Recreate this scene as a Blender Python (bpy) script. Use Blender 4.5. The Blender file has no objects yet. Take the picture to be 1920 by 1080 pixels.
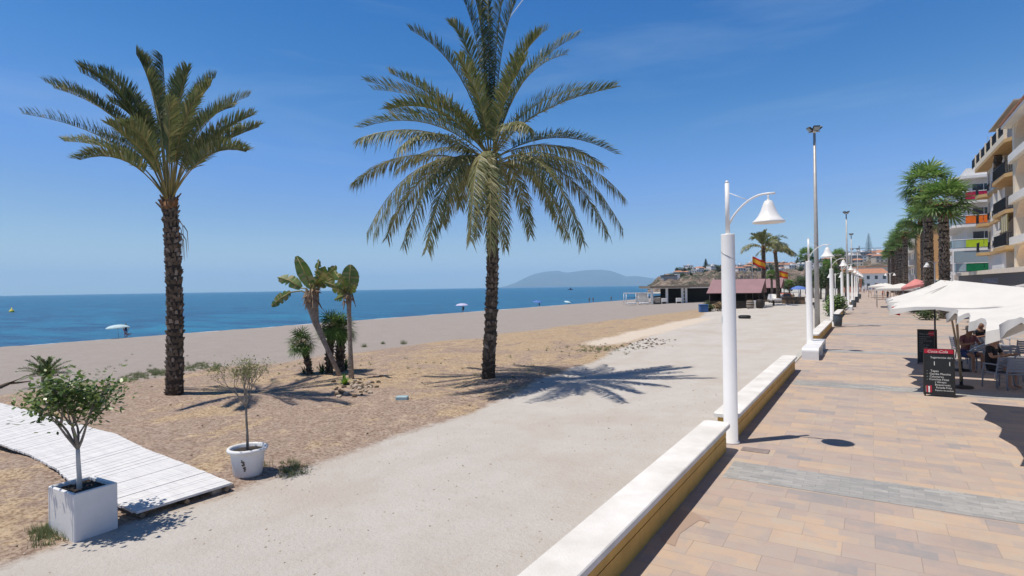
import bpy, bmesh, math, random
from mathutils import Vector, Matrix, noise
R = math.radians
random.seed(7)
scene = bpy.context.scene
C = scene.collection

# ------------------------------------------------------------------ camera
F = 1075.0; YAW = R(32.05); ROLL = math.atan(.0160); H = 3.0
cam_d = bpy.data.cameras.new('camera'); cam = bpy.data.objects.new('camera', cam_d); C.objects.link(cam)
scene.camera = cam
cam_d.sensor_width = 36.0; cam_d.lens = 36.0 * F / 1920.0
cam_d.clip_start = .1; cam_d.clip_end = 60000
cam.location = (0, 0, H)
cam.rotation_mode = 'QUATERNION'
q = Matrix.Rotation(YAW, 3, 'Z') @ Matrix.Rotation(R(90), 3, 'X') @ Matrix.Rotation(-ROLL, 3, 'Z')
cam.rotation_quaternion = q.to_quaternion()
cam_d.shift_y = -1.2 / 1920.0

# ------------------------------------------------------------------ light
SH = (.24, .2566)                          # ground offset of a shadow per metre of height
SD = Vector((-SH[0], -SH[1], 1)).normalized()
EL = math.asin(SD.z); AZ = math.atan2(SD.x, SD.y)
w = bpy.data.worlds.new('World'); scene.world = w; w.use_nodes = True
wn = w.node_tree.nodes; wl = w.node_tree.links
for n in list(wn): wn.remove(n)
wo = wn.new('ShaderNodeOutputWorld'); wb = wn.new('ShaderNodeBackground'); ws = wn.new('ShaderNodeTexSky')
ws.sky_type = 'NISHITA'; ws.sun_disc = False; ws.sun_elevation = EL; ws.sun_rotation = AZ
ws.altitude = 0; ws.air_density = 1.0; ws.dust_density = 0; ws.ozone_density = 4.0
wb.inputs['Strength'].default_value = .105
# thin cirrus veils
tc = wn.new('ShaderNodeTexCoord'); mp = wn.new('ShaderNodeMapping'); mp.inputs['Scale'].default_value = (1.2, 1.2, 7.0)
mp.inputs['Rotation'].default_value = (R(14), R(-10), R(20))
nz = wn.new('ShaderNodeTexNoise'); nz.inputs['Scale'].default_value = 1.6; nz.inputs['Detail'].default_value = 6; nz.inputs['Roughness'].default_value = .55
nz.inputs['Distortion'].default_value = .5
mr = wn.new('ShaderNodeMapRange'); mr.inputs['From Min'].default_value = .535; mr.inputs['From Max'].default_value = .80; mr.inputs['To Max'].default_value = .24
mx = wn.new('ShaderNodeMix'); mx.data_type = 'RGBA'; mx.inputs['B'].default_value = (4.3, 5.6, 7.2, 1)
wl.new(tc.outputs['Generated'], mp.inputs['Vector']); wl.new(mp.outputs['Vector'], nz.inputs['Vector'])
wl.new(nz.outputs['Fac'], mr.inputs['Value']); wl.new(mr.outputs['Result'], mx.inputs['Factor'])
vm = wn.new('ShaderNodeVectorMath'); vm.operation = 'SCALE'; vm.inputs['Scale'].default_value = .105
cv = wn.new('ShaderNodeRGBCurve'); v2 = wn.new('ShaderNodeVectorMath'); v2.operation = 'SCALE'; v2.inputs['Scale'].default_value = 1 / .105
for ch, pts in ((0, [(.06, .008), (.122, .020), (.15, .040), (.188, .088), (.332, .240), (.617, .50), (1, .5)]), (1, [(.08, .02), (.15, .085), (.216, .152), (.266, .205), (.319, .272), (.509, .435), (.723, .64), (1, .66)]), (2, [(.12, .10), (.25, .27), (.402, .480), (.485, .57), (.533, .645), (.64, .78), (.7, .76), (1, .83)])):
    c_ = cv.mapping.curves[ch]; c_.points[1].location = pts[-1]
    for p_ in pts[:-1]: c_.points.new(*p_)
cv.mapping.update()
wl.new(ws.outputs['Color'], vm.inputs[0]); wl.new(vm.outputs[0], cv.inputs['Color']); wl.new(cv.outputs['Color'], v2.inputs[0]); sx = wn.new('ShaderNodeSeparateXYZ'); wl.new(tc.outputs['Generated'], sx.inputs[0])
zr = wn.new('ShaderNodeMapRange'); zr.interpolation_type = 'SMOOTHSTEP'; zr.inputs['From Min'].default_value = .42; zr.inputs['From Max'].default_value = .85; zr.inputs['To Min'].default_value = 1; zr.inputs['To Max'].default_value = .38
wl.new(sx.outputs['Z'], zr.inputs['Value']); v3 = wn.new('ShaderNodeVectorMath'); v3.operation = 'SCALE'; wl.new(zr.outputs['Result'], v3.inputs['Scale'])
wl.new(v2.outputs[0], v3.inputs[0]); wl.new(v3.outputs[0], mx.inputs['A']); wl.new(mx.outputs['Result'], wb.inputs['Color'])
wl.new(wb.outputs['Background'], wo.inputs['Surface'])
sd = bpy.data.lights.new('sun', 'SUN'); so = bpy.data.objects.new('sun', sd); C.objects.link(so)
sd.energy = 5.0; sd.angle = R(.53); sd.color = (1, .92, .81)
so.rotation_mode = 'QUATERNION'; so.rotation_quaternion = (-SD).to_track_quat('-Z', 'Y')
so.location = (0, 0, 60)
scene.view_settings.view_transform = 'Standard'; scene.view_settings.look = 'None'
scene.view_settings.exposure = 0.0; scene.view_settings.gamma = 1.0
scene.render.resolution_x = 1024; scene.render.resolution_y = 576
try:
    scene.cycles.max_bounces = 6; scene.cycles.transparent_max_bounces = 8
    scene.cycles.volume_bounces = 2
except Exception: pass

# ------------------------------------------------------------------ pixel -> world helpers
cR, sR, cY, sY = math.cos(ROLL), math.sin(ROLL), math.cos(YAW), math.sin(YAW)
def ray(px, py):
    u = px - 960; v = 540 - py
    return (u * cR + v * sR) / F, (-u * sR + v * cR - 1.2) / F
def W3(lat, dep, z=0): return Vector((lat * cY - dep * sY, lat * sY + dep * cY, z))
def at(px, py, z=0, dep=None):
    a, b = ray(px, py)
    if dep is None: dep = (z - H) / b
    return W3(a * dep, dep, H + b * dep)
def onX(px, py, X):
    a, b = ray(px, py); dep = X / (a * cY - sY)
    return W3(a * dep, dep, H + b * dep)
def lerp(a, b, t): return a + (b - a) * t
PROF = [(-140, -6), (-90, -3.6), (-80, -2.75), (-74, -2.22), (-71, -2.0), (-66, -1.75), (-45, -1.25), (-28, -.75), (-20, -.42), (-11, -.22), (-9, -.30), (-6, -.28), (-2.4, -.17), (10, -.17)]
def gz(X, Y):
    z = 0
    for (x0, z0), (x1, z1) in zip(PROF, PROF[1:]):
        if x0 <= X <= x1: z = lerp(z0, z1, (X - x0) / (x1 - x0)); break
    k = min(1, max(0, (-9.2 - X) / 2.0))
    amp = .10 * k
    z += amp * noise.noise(Vector((X * .35, Y * .35, 0))) + amp * .30 * noise.noise(Vector((X * 1.3, Y * 1.3, 3))) + .022 * k * noise.noise(Vector((X * 4, Y * 4, 6)))
    z += .012 * noise.noise(Vector((X * .9, Y * .5, 9)))
    z += .16 * math.exp(-((X + 11.3) ** 2 + (Y - 16.4) ** 2) / 2.2)
    z += .12 * math.exp(-((X + 20.0) ** 2 + (Y - 10.4) ** 2) / 3.0)
    return z
def gp(px, py):
    z = -.3
    for _ in range(12):
        p = at(px, py, z); z = lerp(z, gz(p.x, p.y), .7)
    return Vector((p.x, p.y, z))

# ------------------------------------------------------------------ materials
M = {}
def nodes_of(name):
    m = bpy.data.materials.new(name); m.use_nodes = True; M[name] = m
    nt = m.node_tree; return m, nt, nt.nodes['Principled BSDF']
def rgba(c): return (c[0], c[1], c[2], 1)
def mat(name, c, rough=.7, var=.12, scale=6, bump=0, bscale=None, metal=0, c2=None, spec=None, detail=5, trans=0, coat=0, stretch=None):
    m, nt, b = nodes_of(name)
    N, L = nt.nodes, nt.links
    b.inputs['Roughness'].default_value = rough; b.inputs['Metallic'].default_value = metal
    if spec is not None: b.inputs['Specular IOR Level'].default_value = spec
    if coat: b.inputs['Coat Weight'].default_value = coat
    t = N.new('ShaderNodeTexCoord'); vec = t.outputs['Object']
    if stretch:
        mp = N.new('ShaderNodeMapping'); mp.inputs['Scale'].default_value = stretch
        L.new(vec, mp.inputs['Vector']); vec = mp.outputs['Vector']
    n = N.new('ShaderNodeTexNoise'); n.inputs['Scale'].default_value = scale; n.inputs['Detail'].default_value = detail
    n.inputs['Roughness'].default_value = .6
    L.new(vec, n.inputs['Vector'])
    r = N.new('ShaderNodeValToRGB')
    if c2 is None: c2 = tuple(min(1, x * (1 + var)) for x in c); c1 = tuple(x * (1 - var) for x in c)
    else: c1 = c
    r.color_ramp.elements[0].position = .32; r.color_ramp.elements[1].position = .68
    r.color_ramp.elements[0].color = rgba(c1); r.color_ramp.elements[1].color = rgba(c2)
    L.new(n.outputs['Fac'], r.inputs['Fac']); L.new(r.outputs['Color'], b.inputs['Base Color'])
    if bump:
        n2 = N.new('ShaderNodeTexNoise'); n2.inputs['Scale'].default_value = bscale or scale * 6; n2.inputs['Detail'].default_value = 4
        L.new(vec, n2.inputs['Vector'])
        bp = N.new('ShaderNodeBump'); bp.inputs['Strength'].default_value = bump; bp.inputs['Distance'].default_value = .02
        L.new(n2.outputs['Fac'], bp.inputs['Height']); L.new(bp.outputs['Normal'], b.inputs['Normal'])
    if trans:
        tr = N.new('ShaderNodeBsdfTranslucent'); mxs = N.new('ShaderNodeMixShader'); mxs.inputs[0].default_value = trans
        L.new(r.outputs['Color'], tr.inputs['Color']); out = N['Material Output']
        L.new(b.outputs['BSDF'], mxs.inputs[1]); L.new(tr.outputs['BSDF'], mxs.inputs[2]); L.new(mxs.outputs[0], out.inputs['Surface'])
    return m
mat('white_paint', (.70, .70, .70), .5, .05, 3, .15, 20)
mat('white_metal', (.77, .755, .735), .35, .03, 2)
mat('wall_cap', (.58, .56, .52), .8, .10, 1.6, .3, 40, c2=(.74, .725, .70))
mat('ochre_paint', (.56, .33, .075), .6, .15, 3, .2, 30)
mat('concrete', (.42, .41, .38), .85, .12, 4, .3, 30)
mat('white_board', (.56, .56, .57), .7, .1, 7, .3, 25, c2=(.68, .68, .68), stretch=(.3, 3, 1))
mat('old_wood', (.20, .15, .10), .85, .3, 8, .3)
mat('pole_wood', (.33, .24, .15), .6, .2, 6)
mat('soil', (.03, .021, .015), .95, .4, 12, .8, 40)
mat('bark_grey', (.22, .19, .16), .9, .25, 14, .5)
mat('bark_white', (.55, .53, .50), .85, .12, 10, .3)
mat('palm_boot', (.065, .047, .034), .9, .4, 4, .5, c2=(.19, .145, .105))
mat('palm_core', (.05, .036, .026), .95, .3, 9, .6)
mat('palm_fibre', (.23, .115, .05), .9, .3, 9, .4)
mat('frond_green', (.07, .11, .038), .5, .3, 1.6, trans=.3, c2=(.165, .195, .075))
mat('frond_olive', (.15, .165, .06), .5, .3, 1.6, trans=.3, c2=(.31, .285, .13))
mat('frond_dry', (.30, .22, .11), .6, .3, 2, trans=.2)
mat('frond_dark', (.022, .045, .016), .38, .3, 2, trans=.15, c2=(.045, .075, .025))
mat('rachis', (.23, .19, .06), .5, .3, 3)
mat('fan_green', (.10, .215, .045), .45, .3, 1.2, trans=.35, c2=(.27, .40, .12))
mat('fan_mid', (.05, .11, .025), .45, .3, 1.2, trans=.3, c2=(.12, .20, .05))
mat('fan_boot', (.10, .08, .065), .9, .4, 4, .5, c2=(.26, .215, .175))
mat('fan_dark', (.035, .075, .018), .45, .3, 1.5, trans=.2, c2=(.08, .13, .035))
mat('leaf_ficus', (.085, .15, .03), .35, .3, 9, trans=.25, c2=(.19, .25, .075))
mat('leaf_sparse', (.12, .15, .045), .5, .3, 9, trans=.25, c2=(.22, .22, .08))
mat('leaf_tree', (.028, .055, .014), .5, .3, .9, trans=.15, c2=(.075, .105, .03))
mat('banana_leaf', (.06, .125, .028), .4, .3, 3, trans=.3, c2=(.17, .23, .055))
mat('bright_leaf', (.16, .30, .02), .45, .25, 6, trans=.3)
mat('banana_stem', (.20, .155, .12), .85, .3, 9, .5, c2=(.36, .30, .25))
mat('banana_dead', (.16, .10, .06), .9, .4, 9, .5, c2=(.36, .27, .19))
mat('weed', (.10, .13, .055), .7, .3, 4, trans=.2, c2=(.22, .25, .11))
mat('straw', (.44, .31, .16), .8, .25, 4, trans=.2, c2=(.58, .45, .25))
mat('debris', (.10, .07, .045), .9, .4, 9)
mat('stone_bits', (.42, .36, .29), .9, .2, 6, .3)
mat('rubble', (.40, .33, .26), .9, .3, 9, .5)
mat('canvas', (.66, .645, .61), .8, .04, 2, .12, 14, trans=.06)
mat('canvas_grey', (.42, .40, .385), .8, .06, 2, .12, 14, trans=.05)
mat('canvas_orange', (.62, .27, .17), .8, .1, 2)
mat('canvas_pink', (.55, .20, .19), .7, .15, 2)
mat('black_metal', (.015, .015, .017), .4, .2, 5)
mat('grey_metal', (.33, .33, .32), .45, .12, 3, metal=.4)
mat('galv', (.42, .41, .39), .5, .12, 3, metal=.25)
mat('bin_grey', (.075, .09, .10), .45, .2, 4)
mat('chalkboard', (.012, .014, .016), .55, .3, 4)
mat('board_frame', (.018, .014, .012), .5, .2, 5)
mat('sign_red', (.42, .01, .03), .45, .1, 4)
mat('chalk', (.72, .72, .70), .9, .1, 20)
mat('chalk_dim', (.30, .31, .33), .9, .2, 20)
mat('plastic_grey', (.26, .27, .31), .45, .08, 4)
mat('lightblue', (.36, .55, .80), .5, .08, 4)
mat('skin', (.42, .22, .14), .55, .1, 6)
mat('skin_dark', (.26, .13, .08), .55, .1, 6)
mat('hair', (.03, .018, .012), .7, .2, 20)
mat('hat', (.35, .33, .32), .8, .1, 10)
mat('cloth_maroon', (.17, .06, .07), .85, .15, 9)
mat('cloth_black', (.012, .012, .016), .85, .15, 9)
mat('cloth_navy', (.02, .035, .12), .85, .15, 9)
mat('cloth_red', (.42, .02, .05), .8, .15, 9)
mat('cloth_white', (.7, .7, .7), .85, .08, 9)
mat('cloth_blue', (.08, .18, .42), .85, .08, 9)
mat('cloth_tan', (.45, .32, .2), .85, .08, 9)
mat('umb_aqua', (.55, .72, .76), .75, .06, 4, trans=.2)
mat('umb_lilac', (.60, .58, .80), .75, .06, 4, trans=.2)
mat('umb_blue', (.10, .20, .55), .75, .06, 4, trans=.15)
mat('plaster_white', (.72, .71, .69), .85, .05, .6, .1, 20)
mat('plaster_cream', (.74, .65, .52), .85, .06, .6, .1, 20)
mat('plaster_peach', (.74, .60, .46), .85, .06, .6, .1, 20)
mat('plaster_tan', (.52, .30, .13), .85, .08, .5, .1, 20)
mat('plaster_stone', (.52, .46, .38), .85, .1, .5)
mat('plaster_ochre', (.50, .33, .15), .8, .1, .8)
mat('roof_tile', (.42, .20, .12), .85, .25, 2, .3, 12)
mat('roof_mauve', (.27, .16, .175), .8, .08, .8)
mat('roof_thatch', (.22, .18, .14), .95, .25, 3, .5)
mat('dark_wood', (.035, .022, .016), .7, .3, 4)
mat('barrel', (.14, .09, .055), .8, .3, 4)
mat('hoop', (.45, .44, .42), .5, .1, 4)
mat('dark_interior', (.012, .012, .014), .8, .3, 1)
mat('shutter', (.16, .14, .12), .6, .2, 3)
mat('awning_stripe', (.62, .57, .42), .8, .1, 3)
mat('awning_dark', (.20, .17, .06), .8, .1, 3)
mat('rail_red', (.42, .015, .06), .25, .1, 2)
mat('rail_orange', (.80, .17, .015), .3, .1, 2)
mat('rail_lime', (.42, .56, .02), .3, .1, 2)
mat('rail_green', (.0, .15, .055), .3, .15, 2)
mat('teal_paint', (.02, .16, .24), .5, .15, 1)
mat('sign_dark', (.010, .012, .020), .35, .2, 1)
mat('sign_letter', (.30, .33, .45), .5, .05, 1)
mat('blue_plastic', (.03, .11, .30), .5, .1, 2)
mat('flag_red', (.62, .03, .02), .7, .08, 4, trans=.25)
mat('flag_yellow', (.85, .45, .02), .7, .08, 4, trans=.25)
mat('valve_lid', (.30, .42, .44), .55, .12, 5)
mat('buoy', (.75, .65, .08), .5, .1, 3)
mat('cover_brown', (.23, .19, .175), .7, .2, 8)
mat('rubber', (.015, .015, .016), .7, .2, 5)
mat('red_plastic', (.45, .03, .02), .4, .1, 3)
mat('orange_van', (.50, .15, .09), .4, .1, 3)
mat('town_grey', (.40, .37, .34), .9, .15, .2)
mat('navy', (.02, .018, .12), .6, .1, 2)
mat('pine_dark', (.018, .030, .016), .8, .3, .5)
mat('mountain', (.035, .045, .04), .95, .2, .002, c2=(.08, .08, .07))
mat('sand_wet', (.22, .19, .17), .6, .1, 2)
mat('foam', (.75, .78, .80), .8, .08, 4)
def glass(name, c):
    m, nt, b = nodes_of(name)
    b.inputs['Base Color'].default_value = rgba(c); b.inputs['Roughness'].default_value = .08; b.inputs['Metallic'].default_value = .0
    b.inputs['Specular IOR Level'].default_value = .8
glass('window_glass', (.03, .04, .05)); glass('blue_glass', (.10, .18, .30)); glass('pale_glass', (.25, .32, .36))

def N_(nt, t, **kw):
    n = nt.nodes.new(t)
    for k, v in kw.items():
        if k in n.inputs: n.inputs[k].default_value = v
        else: setattr(n, k, v)
    return n
def mix(nt, f, a, b, mode='MIX'):
    n = nt.nodes.new('ShaderNodeMix'); n.data_type = 'RGBA'; n.blend_type = mode
    for s, v in (('Factor', f), ('A', a), ('B', b)):
        if hasattr(v, 'links'): nt.links.new(v, n.inputs[s])
        else: n.inputs[s].default_value = v if not isinstance(v, tuple) else rgba(v)
    return n.outputs['Result']
def ramp(nt, src, stops):
    r = nt.nodes.new('ShaderNodeValToRGB'); cr = r.color_ramp
    while len(cr.elements) < len(stops): cr.elements.new(.5)
    for e, (p, c) in zip(cr.elements, stops): e.position = p; e.color = rgba(c) if not isinstance(c, (int, float)) else (c, c, c, 1)
    nt.links.new(src, r.inputs['Fac']); return r.outputs['Color']
def noi(nt, vec, s, d=5, rough=.6):
    n = N_(nt, 'ShaderNodeTexNoise', Scale=s, Detail=d, Roughness=rough); nt.links.new(vec, n.inputs['Vector']); return n.outputs['Fac']
# --- ground: soil, straw, path, beach mixed by painted mask attributes + noise
def ground_material():
    m, nt, b = nodes_of('ground_mix'); L = nt.links
    t = nt.nodes.new('ShaderNodeTexCoord'); v = t.outputs['Object']
    att = nt.nodes.new('ShaderNodeAttribute'); att.attribute_name = 'zones'; sp = nt.nodes.new('ShaderNodeSeparateColor')
    L.new(att.outputs['Color'], sp.inputs['Color'])
    f1 = noi(nt, v, 14, 8, .7); f2 = noi(nt, v, .8, 6); f3 = noi(nt, v, 3.2, 7, .65); f4 = noi(nt, v, 60, 3, .7)
    soil = mix(nt, ramp(nt, f3, [(.3, 0), (.72, 1)]), (.285, .21, .165), (.43, .345, .285))
    soil = mix(nt, ramp(nt, f1, [(.42, 1), (.52, 0)]), soil, (.20, .14, .105)); soil = mix(nt, ramp(nt, f1, [(.58, 0), (.68, .7)]), soil, (.50, .41, .34))
    straw = mix(nt, ramp(nt, f3, [(.3, 0), (.7, 1)]), (.37, .275, .18), (.52, .41, .28))
    straw = mix(nt, ramp(nt, f1, [(.42, .9), (.53, 0)]), straw, (.23, .155, .095))
    beach = mix(nt, ramp(nt, f2, [(.3, 0), (.7, 1)]), (.30, .268, .247), (.335, .30, .275))
    beach = mix(nt, ramp(nt, f1, [(.36, .9), (.5, 0)]), beach, (.235, .205, .185)); vo = N_(nt, 'ShaderNodeTexVoronoi', Scale=2.6); L.new(v, vo.inputs['Vector']); beach = mix(nt, ramp(nt, vo.outputs['Distance'], [(.08, .55), (.28, 0)]), beach, (.25, .22, .20))
    path = mix(nt, ramp(nt, f2, [(.25, 0), (.75, 1)]), (.465, .435, .40), (.52, .495, .465))
    path = mix(nt, ramp(nt, f3, [(.33, .22), (.5, 0)]), path, (.43, .38, .335))
    path = mix(nt, ramp(nt, f4, [(.30, .8), (.42, 0)]), path, (.30, .26, .22))
    path = mix(nt, ramp(nt, f4, [(.62, 0), (.74, .6)]), path, (.60, .58, .55))
    # long faint tyre marks along the path
    mp = N_(nt, 'ShaderNodeMapping'); mp.inputs['Scale'].default_value = (1.6, .3, 1); L.new(v, mp.inputs['Vector'])
    f5 = noi(nt, mp.outputs['Vector'], .8, 4); path = mix(nt, ramp(nt, f5, [(.30, .35), (.55, 0)]), path, (.42, .375, .33)); f6 = noi(nt, v, .28, 5); path = mix(nt, ramp(nt, f6, [(.50, 0), (.68, .6)]), path, (.43, .375, .325))
    pale = (.56, .49, .41)
    def msk(src, n1, k, lo=.42, hi=.58):
        a = nt.nodes.new('ShaderNodeMath'); a.operation = 'SUBTRACT'; L.new(n1, a.inputs[0]); a.inputs[1].default_value = .5
        bq = nt.nodes.new('ShaderNodeMath'); bq.operation = 'MULTIPLY_ADD'; L.new(a.outputs[0], bq.inputs[0]); bq.inputs[1].default_value = k; L.new(src, bq.inputs[2])
        mr = nt.nodes.new('ShaderNodeMapRange'); mr.inputs['From Min'].default_value = lo; mr.inputs['From Max'].default_value = hi
        L.new(bq.outputs[0], mr.inputs['Value']); return mr.outputs['Result']
    col = mix(nt, msk(sp.outputs['Green'], f3, 1.5, .36, .64), soil, straw)
    col = mix(nt, msk(sp.outputs['Blue'], f3, .8, .3, .7), col, beach)
    col = mix(nt, msk(sp.outputs['Red'], f3, .7, .35, .65), col, path)
    col = mix(nt, msk(att.outputs['Alpha'], f3, 1.0, .35, .6), col, pale)
    L.new(col, b.inputs['Base Color']); b.inputs['Roughness'].default_value = .95; b.inputs['Specular IOR Level'].default_value = .15
    bp = N_(nt, 'ShaderNodeBump', Strength=.8, Distance=.04); L.new(f1, bp.inputs['Height'])
    bp2 = N_(nt, 'ShaderNodeBump', Strength=.35, Distance=.01); L.new(f4, bp2.inputs['Height']); L.new(bp.outputs['Normal'], bp2.inputs['Normal'])
    L.new(bp2.outputs['Normal'], b.inputs['Normal'])
ground_material()
def paving_material(name, bw, rh, stops, offx=0):
    m, nt, b = nodes_of(name); L = nt.links
    t = nt.nodes.new('ShaderNodeTexCoord'); v = t.outputs['Object']
    br = N_(nt, 'ShaderNodeTexBrick', Scale=1.0); br.inputs['Color1'].default_value = (0, 0, 0, 1); br.inputs['Color2'].default_value = (1, 1, 1, 1)
    br.inputs['Mortar'].default_value = (.5, .5, .5, 1)
    br.inputs['Mortar Size'].default_value = .0035; br.inputs['Mortar Smooth'].default_value = .2; br.inputs['Bias'].default_value = 0
    br.inputs['Brick Width'].default_value = bw; br.inputs['Row Height'].default_value = rh; br.offset = .43; br.offset_frequency = 2
    nw = N_(nt, 'ShaderNodeTexNoise', Scale=9.0, Detail=3); L.new(v, nw.inputs['Vector'])
    L.new(v, br.inputs['Vector'])
    f_lo = noi(nt, v, .9, 4); f_md = noi(nt, v, 2.6, 7, .68); f_hi = noi(nt, v, 60, 3, .7)
    add = nt.nodes.new('ShaderNodeMath'); add.operation = 'MULTIPLY_ADD'; L.new(br.outputs['Color'], add.inputs[0]); add.inputs[1].default_value = .55
    b2 = N_(nt, 'ShaderNodeTexBrick', Scale=1.0); b2.inputs['Color1'].default_value = (0, 0, 0, 1); b2.inputs['Color2'].default_value = (1, 1, 1, 1); b2.inputs['Mortar'].default_value = (.5, .5, .5, 1)
    b2.inputs['Mortar Size'].default_value = 0; b2.inputs['Brick Width'].default_value = bw / 2; b2.inputs['Row Height'].default_value = rh / 2; b2.offset = .43
    L.new(v, b2.inputs['Vector']); fm0 = f_md; cm = nt.nodes.new('ShaderNodeMath'); cm.operation = 'MULTIPLY_ADD'; L.new(b2.outputs['Color'], cm.inputs[0]); cm.inputs[1].default_value = .42; L.new(f_md, cm.inputs[2])
    cs = nt.nodes.new('ShaderNodeMath'); cs.operation = 'SUBTRACT'; L.new(cm.outputs[0], cs.inputs[0]); cs.inputs[1].default_value = .21
    sc = nt.nodes.new('ShaderNodeMath'); sc.operation = 'MULTIPLY'; L.new(cs.outputs[0], sc.inputs[0]); sc.inputs[1].default_value = .75
    L.new(sc.outputs[0], add.inputs[2])
    mr = N_(nt, 'ShaderNodeMapRange'); mr.inputs['From Min'].default_value = .22; mr.inputs['From Max'].default_value = 1.02; L.new(add.outputs[0], mr.inputs['Value'])
    col = ramp(nt, mr.outputs['Result'], stops)
    col = mix(nt, ramp(nt, f_lo, [(.3, .45), (.7, 0)]), col, tuple(x * .86 for x in stops[len(stops) // 2][1]))
    col = mix(nt, ramp(nt, f_hi, [(.3, .35), (.45, 0)]), col, tuple(x * .75 for x in stops[len(stops) // 2][1]))
    jm = nt.nodes.new('ShaderNodeMath'); jm.operation = 'MULTIPLY'; L.new(br.outputs['Fac'], jm.inputs[0])
    jn = N_(nt, 'ShaderNodeMapRange'); jn.inputs['From Min'].default_value = .35; jn.inputs['From Max'].default_value = .7; jn.inputs['To Min'].default_value = .2; jn.inputs['To Max'].default_value = 1
    L.new(f_md, jn.inputs['Value']); L.new(jn.outputs['Result'], jm.inputs[1])
    vq = N_(nt, 'ShaderNodeTexVoronoi', Scale=2.3); L.new(v, vq.inputs['Vector']); col = mix(nt, ramp(nt, vq.outputs['Distance'], [(.018, .7), (.03, 0)]), col, (.16, .13, .12))
    fs = noi(nt, v, .35, 6, .7); col = mix(nt, ramp(nt, fs, [(.52, 0), (.66, .35)]), col, tuple(x * .72 for x in stops[len(stops) // 2][1]))
    col = mix(nt, jm.outputs[0], col, tuple(x * .55 for x in stops[len(stops) // 2][1]))
    L.new(col, b.inputs['Base Color']); b.inputs['Roughness'].default_value = .72; b.inputs['Specular IOR Level'].default_value = .3
    bp = N_(nt, 'ShaderNodeBump', Strength=.3, Distance=.006); L.new(f_hi, bp.inputs['Height'])
    bp2 = N_(nt, 'ShaderNodeBump', Strength=.6, Distance=.004); bp2.invert = True; L.new(br.outputs['Fac'], bp2.inputs['Height']); L.new(bp.outputs['Normal'], bp2.inputs['Normal'])
    L.new(bp2.outputs['Normal'], b.inputs['Normal'])
paving_material('paving', .74, .40, [(.0, (.27, .265, .27)), (.2, (.35, .30, .28)), (.38, (.43, .33, .28)), (.55, (.41, .345, .30)), (.75, (.51, .375, .27)), (1, (.47, .39, .31))])
paving_material('paving_grey', .30, .11, [(.0, (.24, .245, .25)), (.5, (.33, .325, .315)), (1, (.43, .42, .405))])
def sea_material():
    m, nt, b = nodes_of('sea_water'); L = nt.links
    t = nt.nodes.new('ShaderNodeTexCoord'); v = t.outputs['Object']
    def st(sx, sy, s, d):
        mp = N_(nt, 'ShaderNodeMapping'); mp.inputs['Scale'].default_value = (sx, sy, 1); mp.inputs['Rotation'].default_value = (0, 0, R(-25)); L.new(v, mp.inputs['Vector'])
        return noi(nt, mp.outputs['Vector'], s, d, .62)
    a = st(.25, 1, .035, 6); c = st(.35, 1.2, .22, 6); d = st(.5, 1.4, 1.3, 5); e = st(.3, 1, .006, 4)
    col = mix(nt, ramp(nt, a, [(.3, 0), (.7, 1)]), (.002, .085, .175), (.005, .175, .285))
    col = mix(nt, ramp(nt, c, [(.42, 1), (.58, 0)]), col, (.002, .045, .12))
    col = mix(nt, ramp(nt, e, [(.45, 0), (.7, .6)]), col, (.016, .135, .20))
    col = mix(nt, ramp(nt, d, [(.5, 0), (.75, .45)]), col, (.03, .20, .29))
    L.new(col, b.inputs['Base Color']); b.inputs['Roughness'].default_value = .28; b.inputs['IOR'].default_value = 1.33
    b1 = N_(nt, 'ShaderNodeBump', Strength=1.0, Distance=.55); L.new(c, b1.inputs['Height'])
    b2 = N_(nt, 'ShaderNodeBump', Strength=1.0, Distance=.24); L.new(d, b2.inputs['Height']); L.new(b1.outputs['Normal'], b2.inputs['Normal'])
    L.new(b2.outputs['Normal'], b.inputs['Normal'])
sea_material()
def hill_material():
    m, nt, b = nodes_of('hill_mix'); L = nt.links
    t = nt.nodes.new('ShaderNodeTexCoord'); v = t.outputs['Object']
    f = noi(nt, v, .06, 8, .7); g = noi(nt, v, .33, 8, .8)
    rock = ramp(nt, g, [(.38, (.06, .045, .035)), (.5, (.25, .185, .14)), (.62, (.48, .39, .31))])
    veg = ramp(nt, g, [(.3, (.025, .035, .018)), (.7, (.11, .115, .06))])
    geo = nt.nodes.new('ShaderNodeNewGeometry'); sp = nt.nodes.new('ShaderNodeSeparateXYZ'); L.new(geo.outputs['Normal'], sp.inputs[0])
    ad = nt.nodes.new('ShaderNodeMath'); ad.operation = 'MULTIPLY_ADD'; L.new(sp.outputs['Z'], ad.inputs[0]); ad.inputs[1].default_value = .30; L.new(f, ad.inputs[2])
    col = mix(nt, ramp(nt, ad.outputs[0], [(.76, 0), (.84, 1)]), rock, veg)
    L.new(col, b.inputs['Base Color']); b.inputs['Roughness'].default_value = .95
    bp = N_(nt, 'ShaderNodeBump', Strength=1, Distance=2.5); L.new(g, bp.inputs['Height']); L.new(bp.outputs['Normal'], b.inputs['Normal'])
hill_material()

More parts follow.
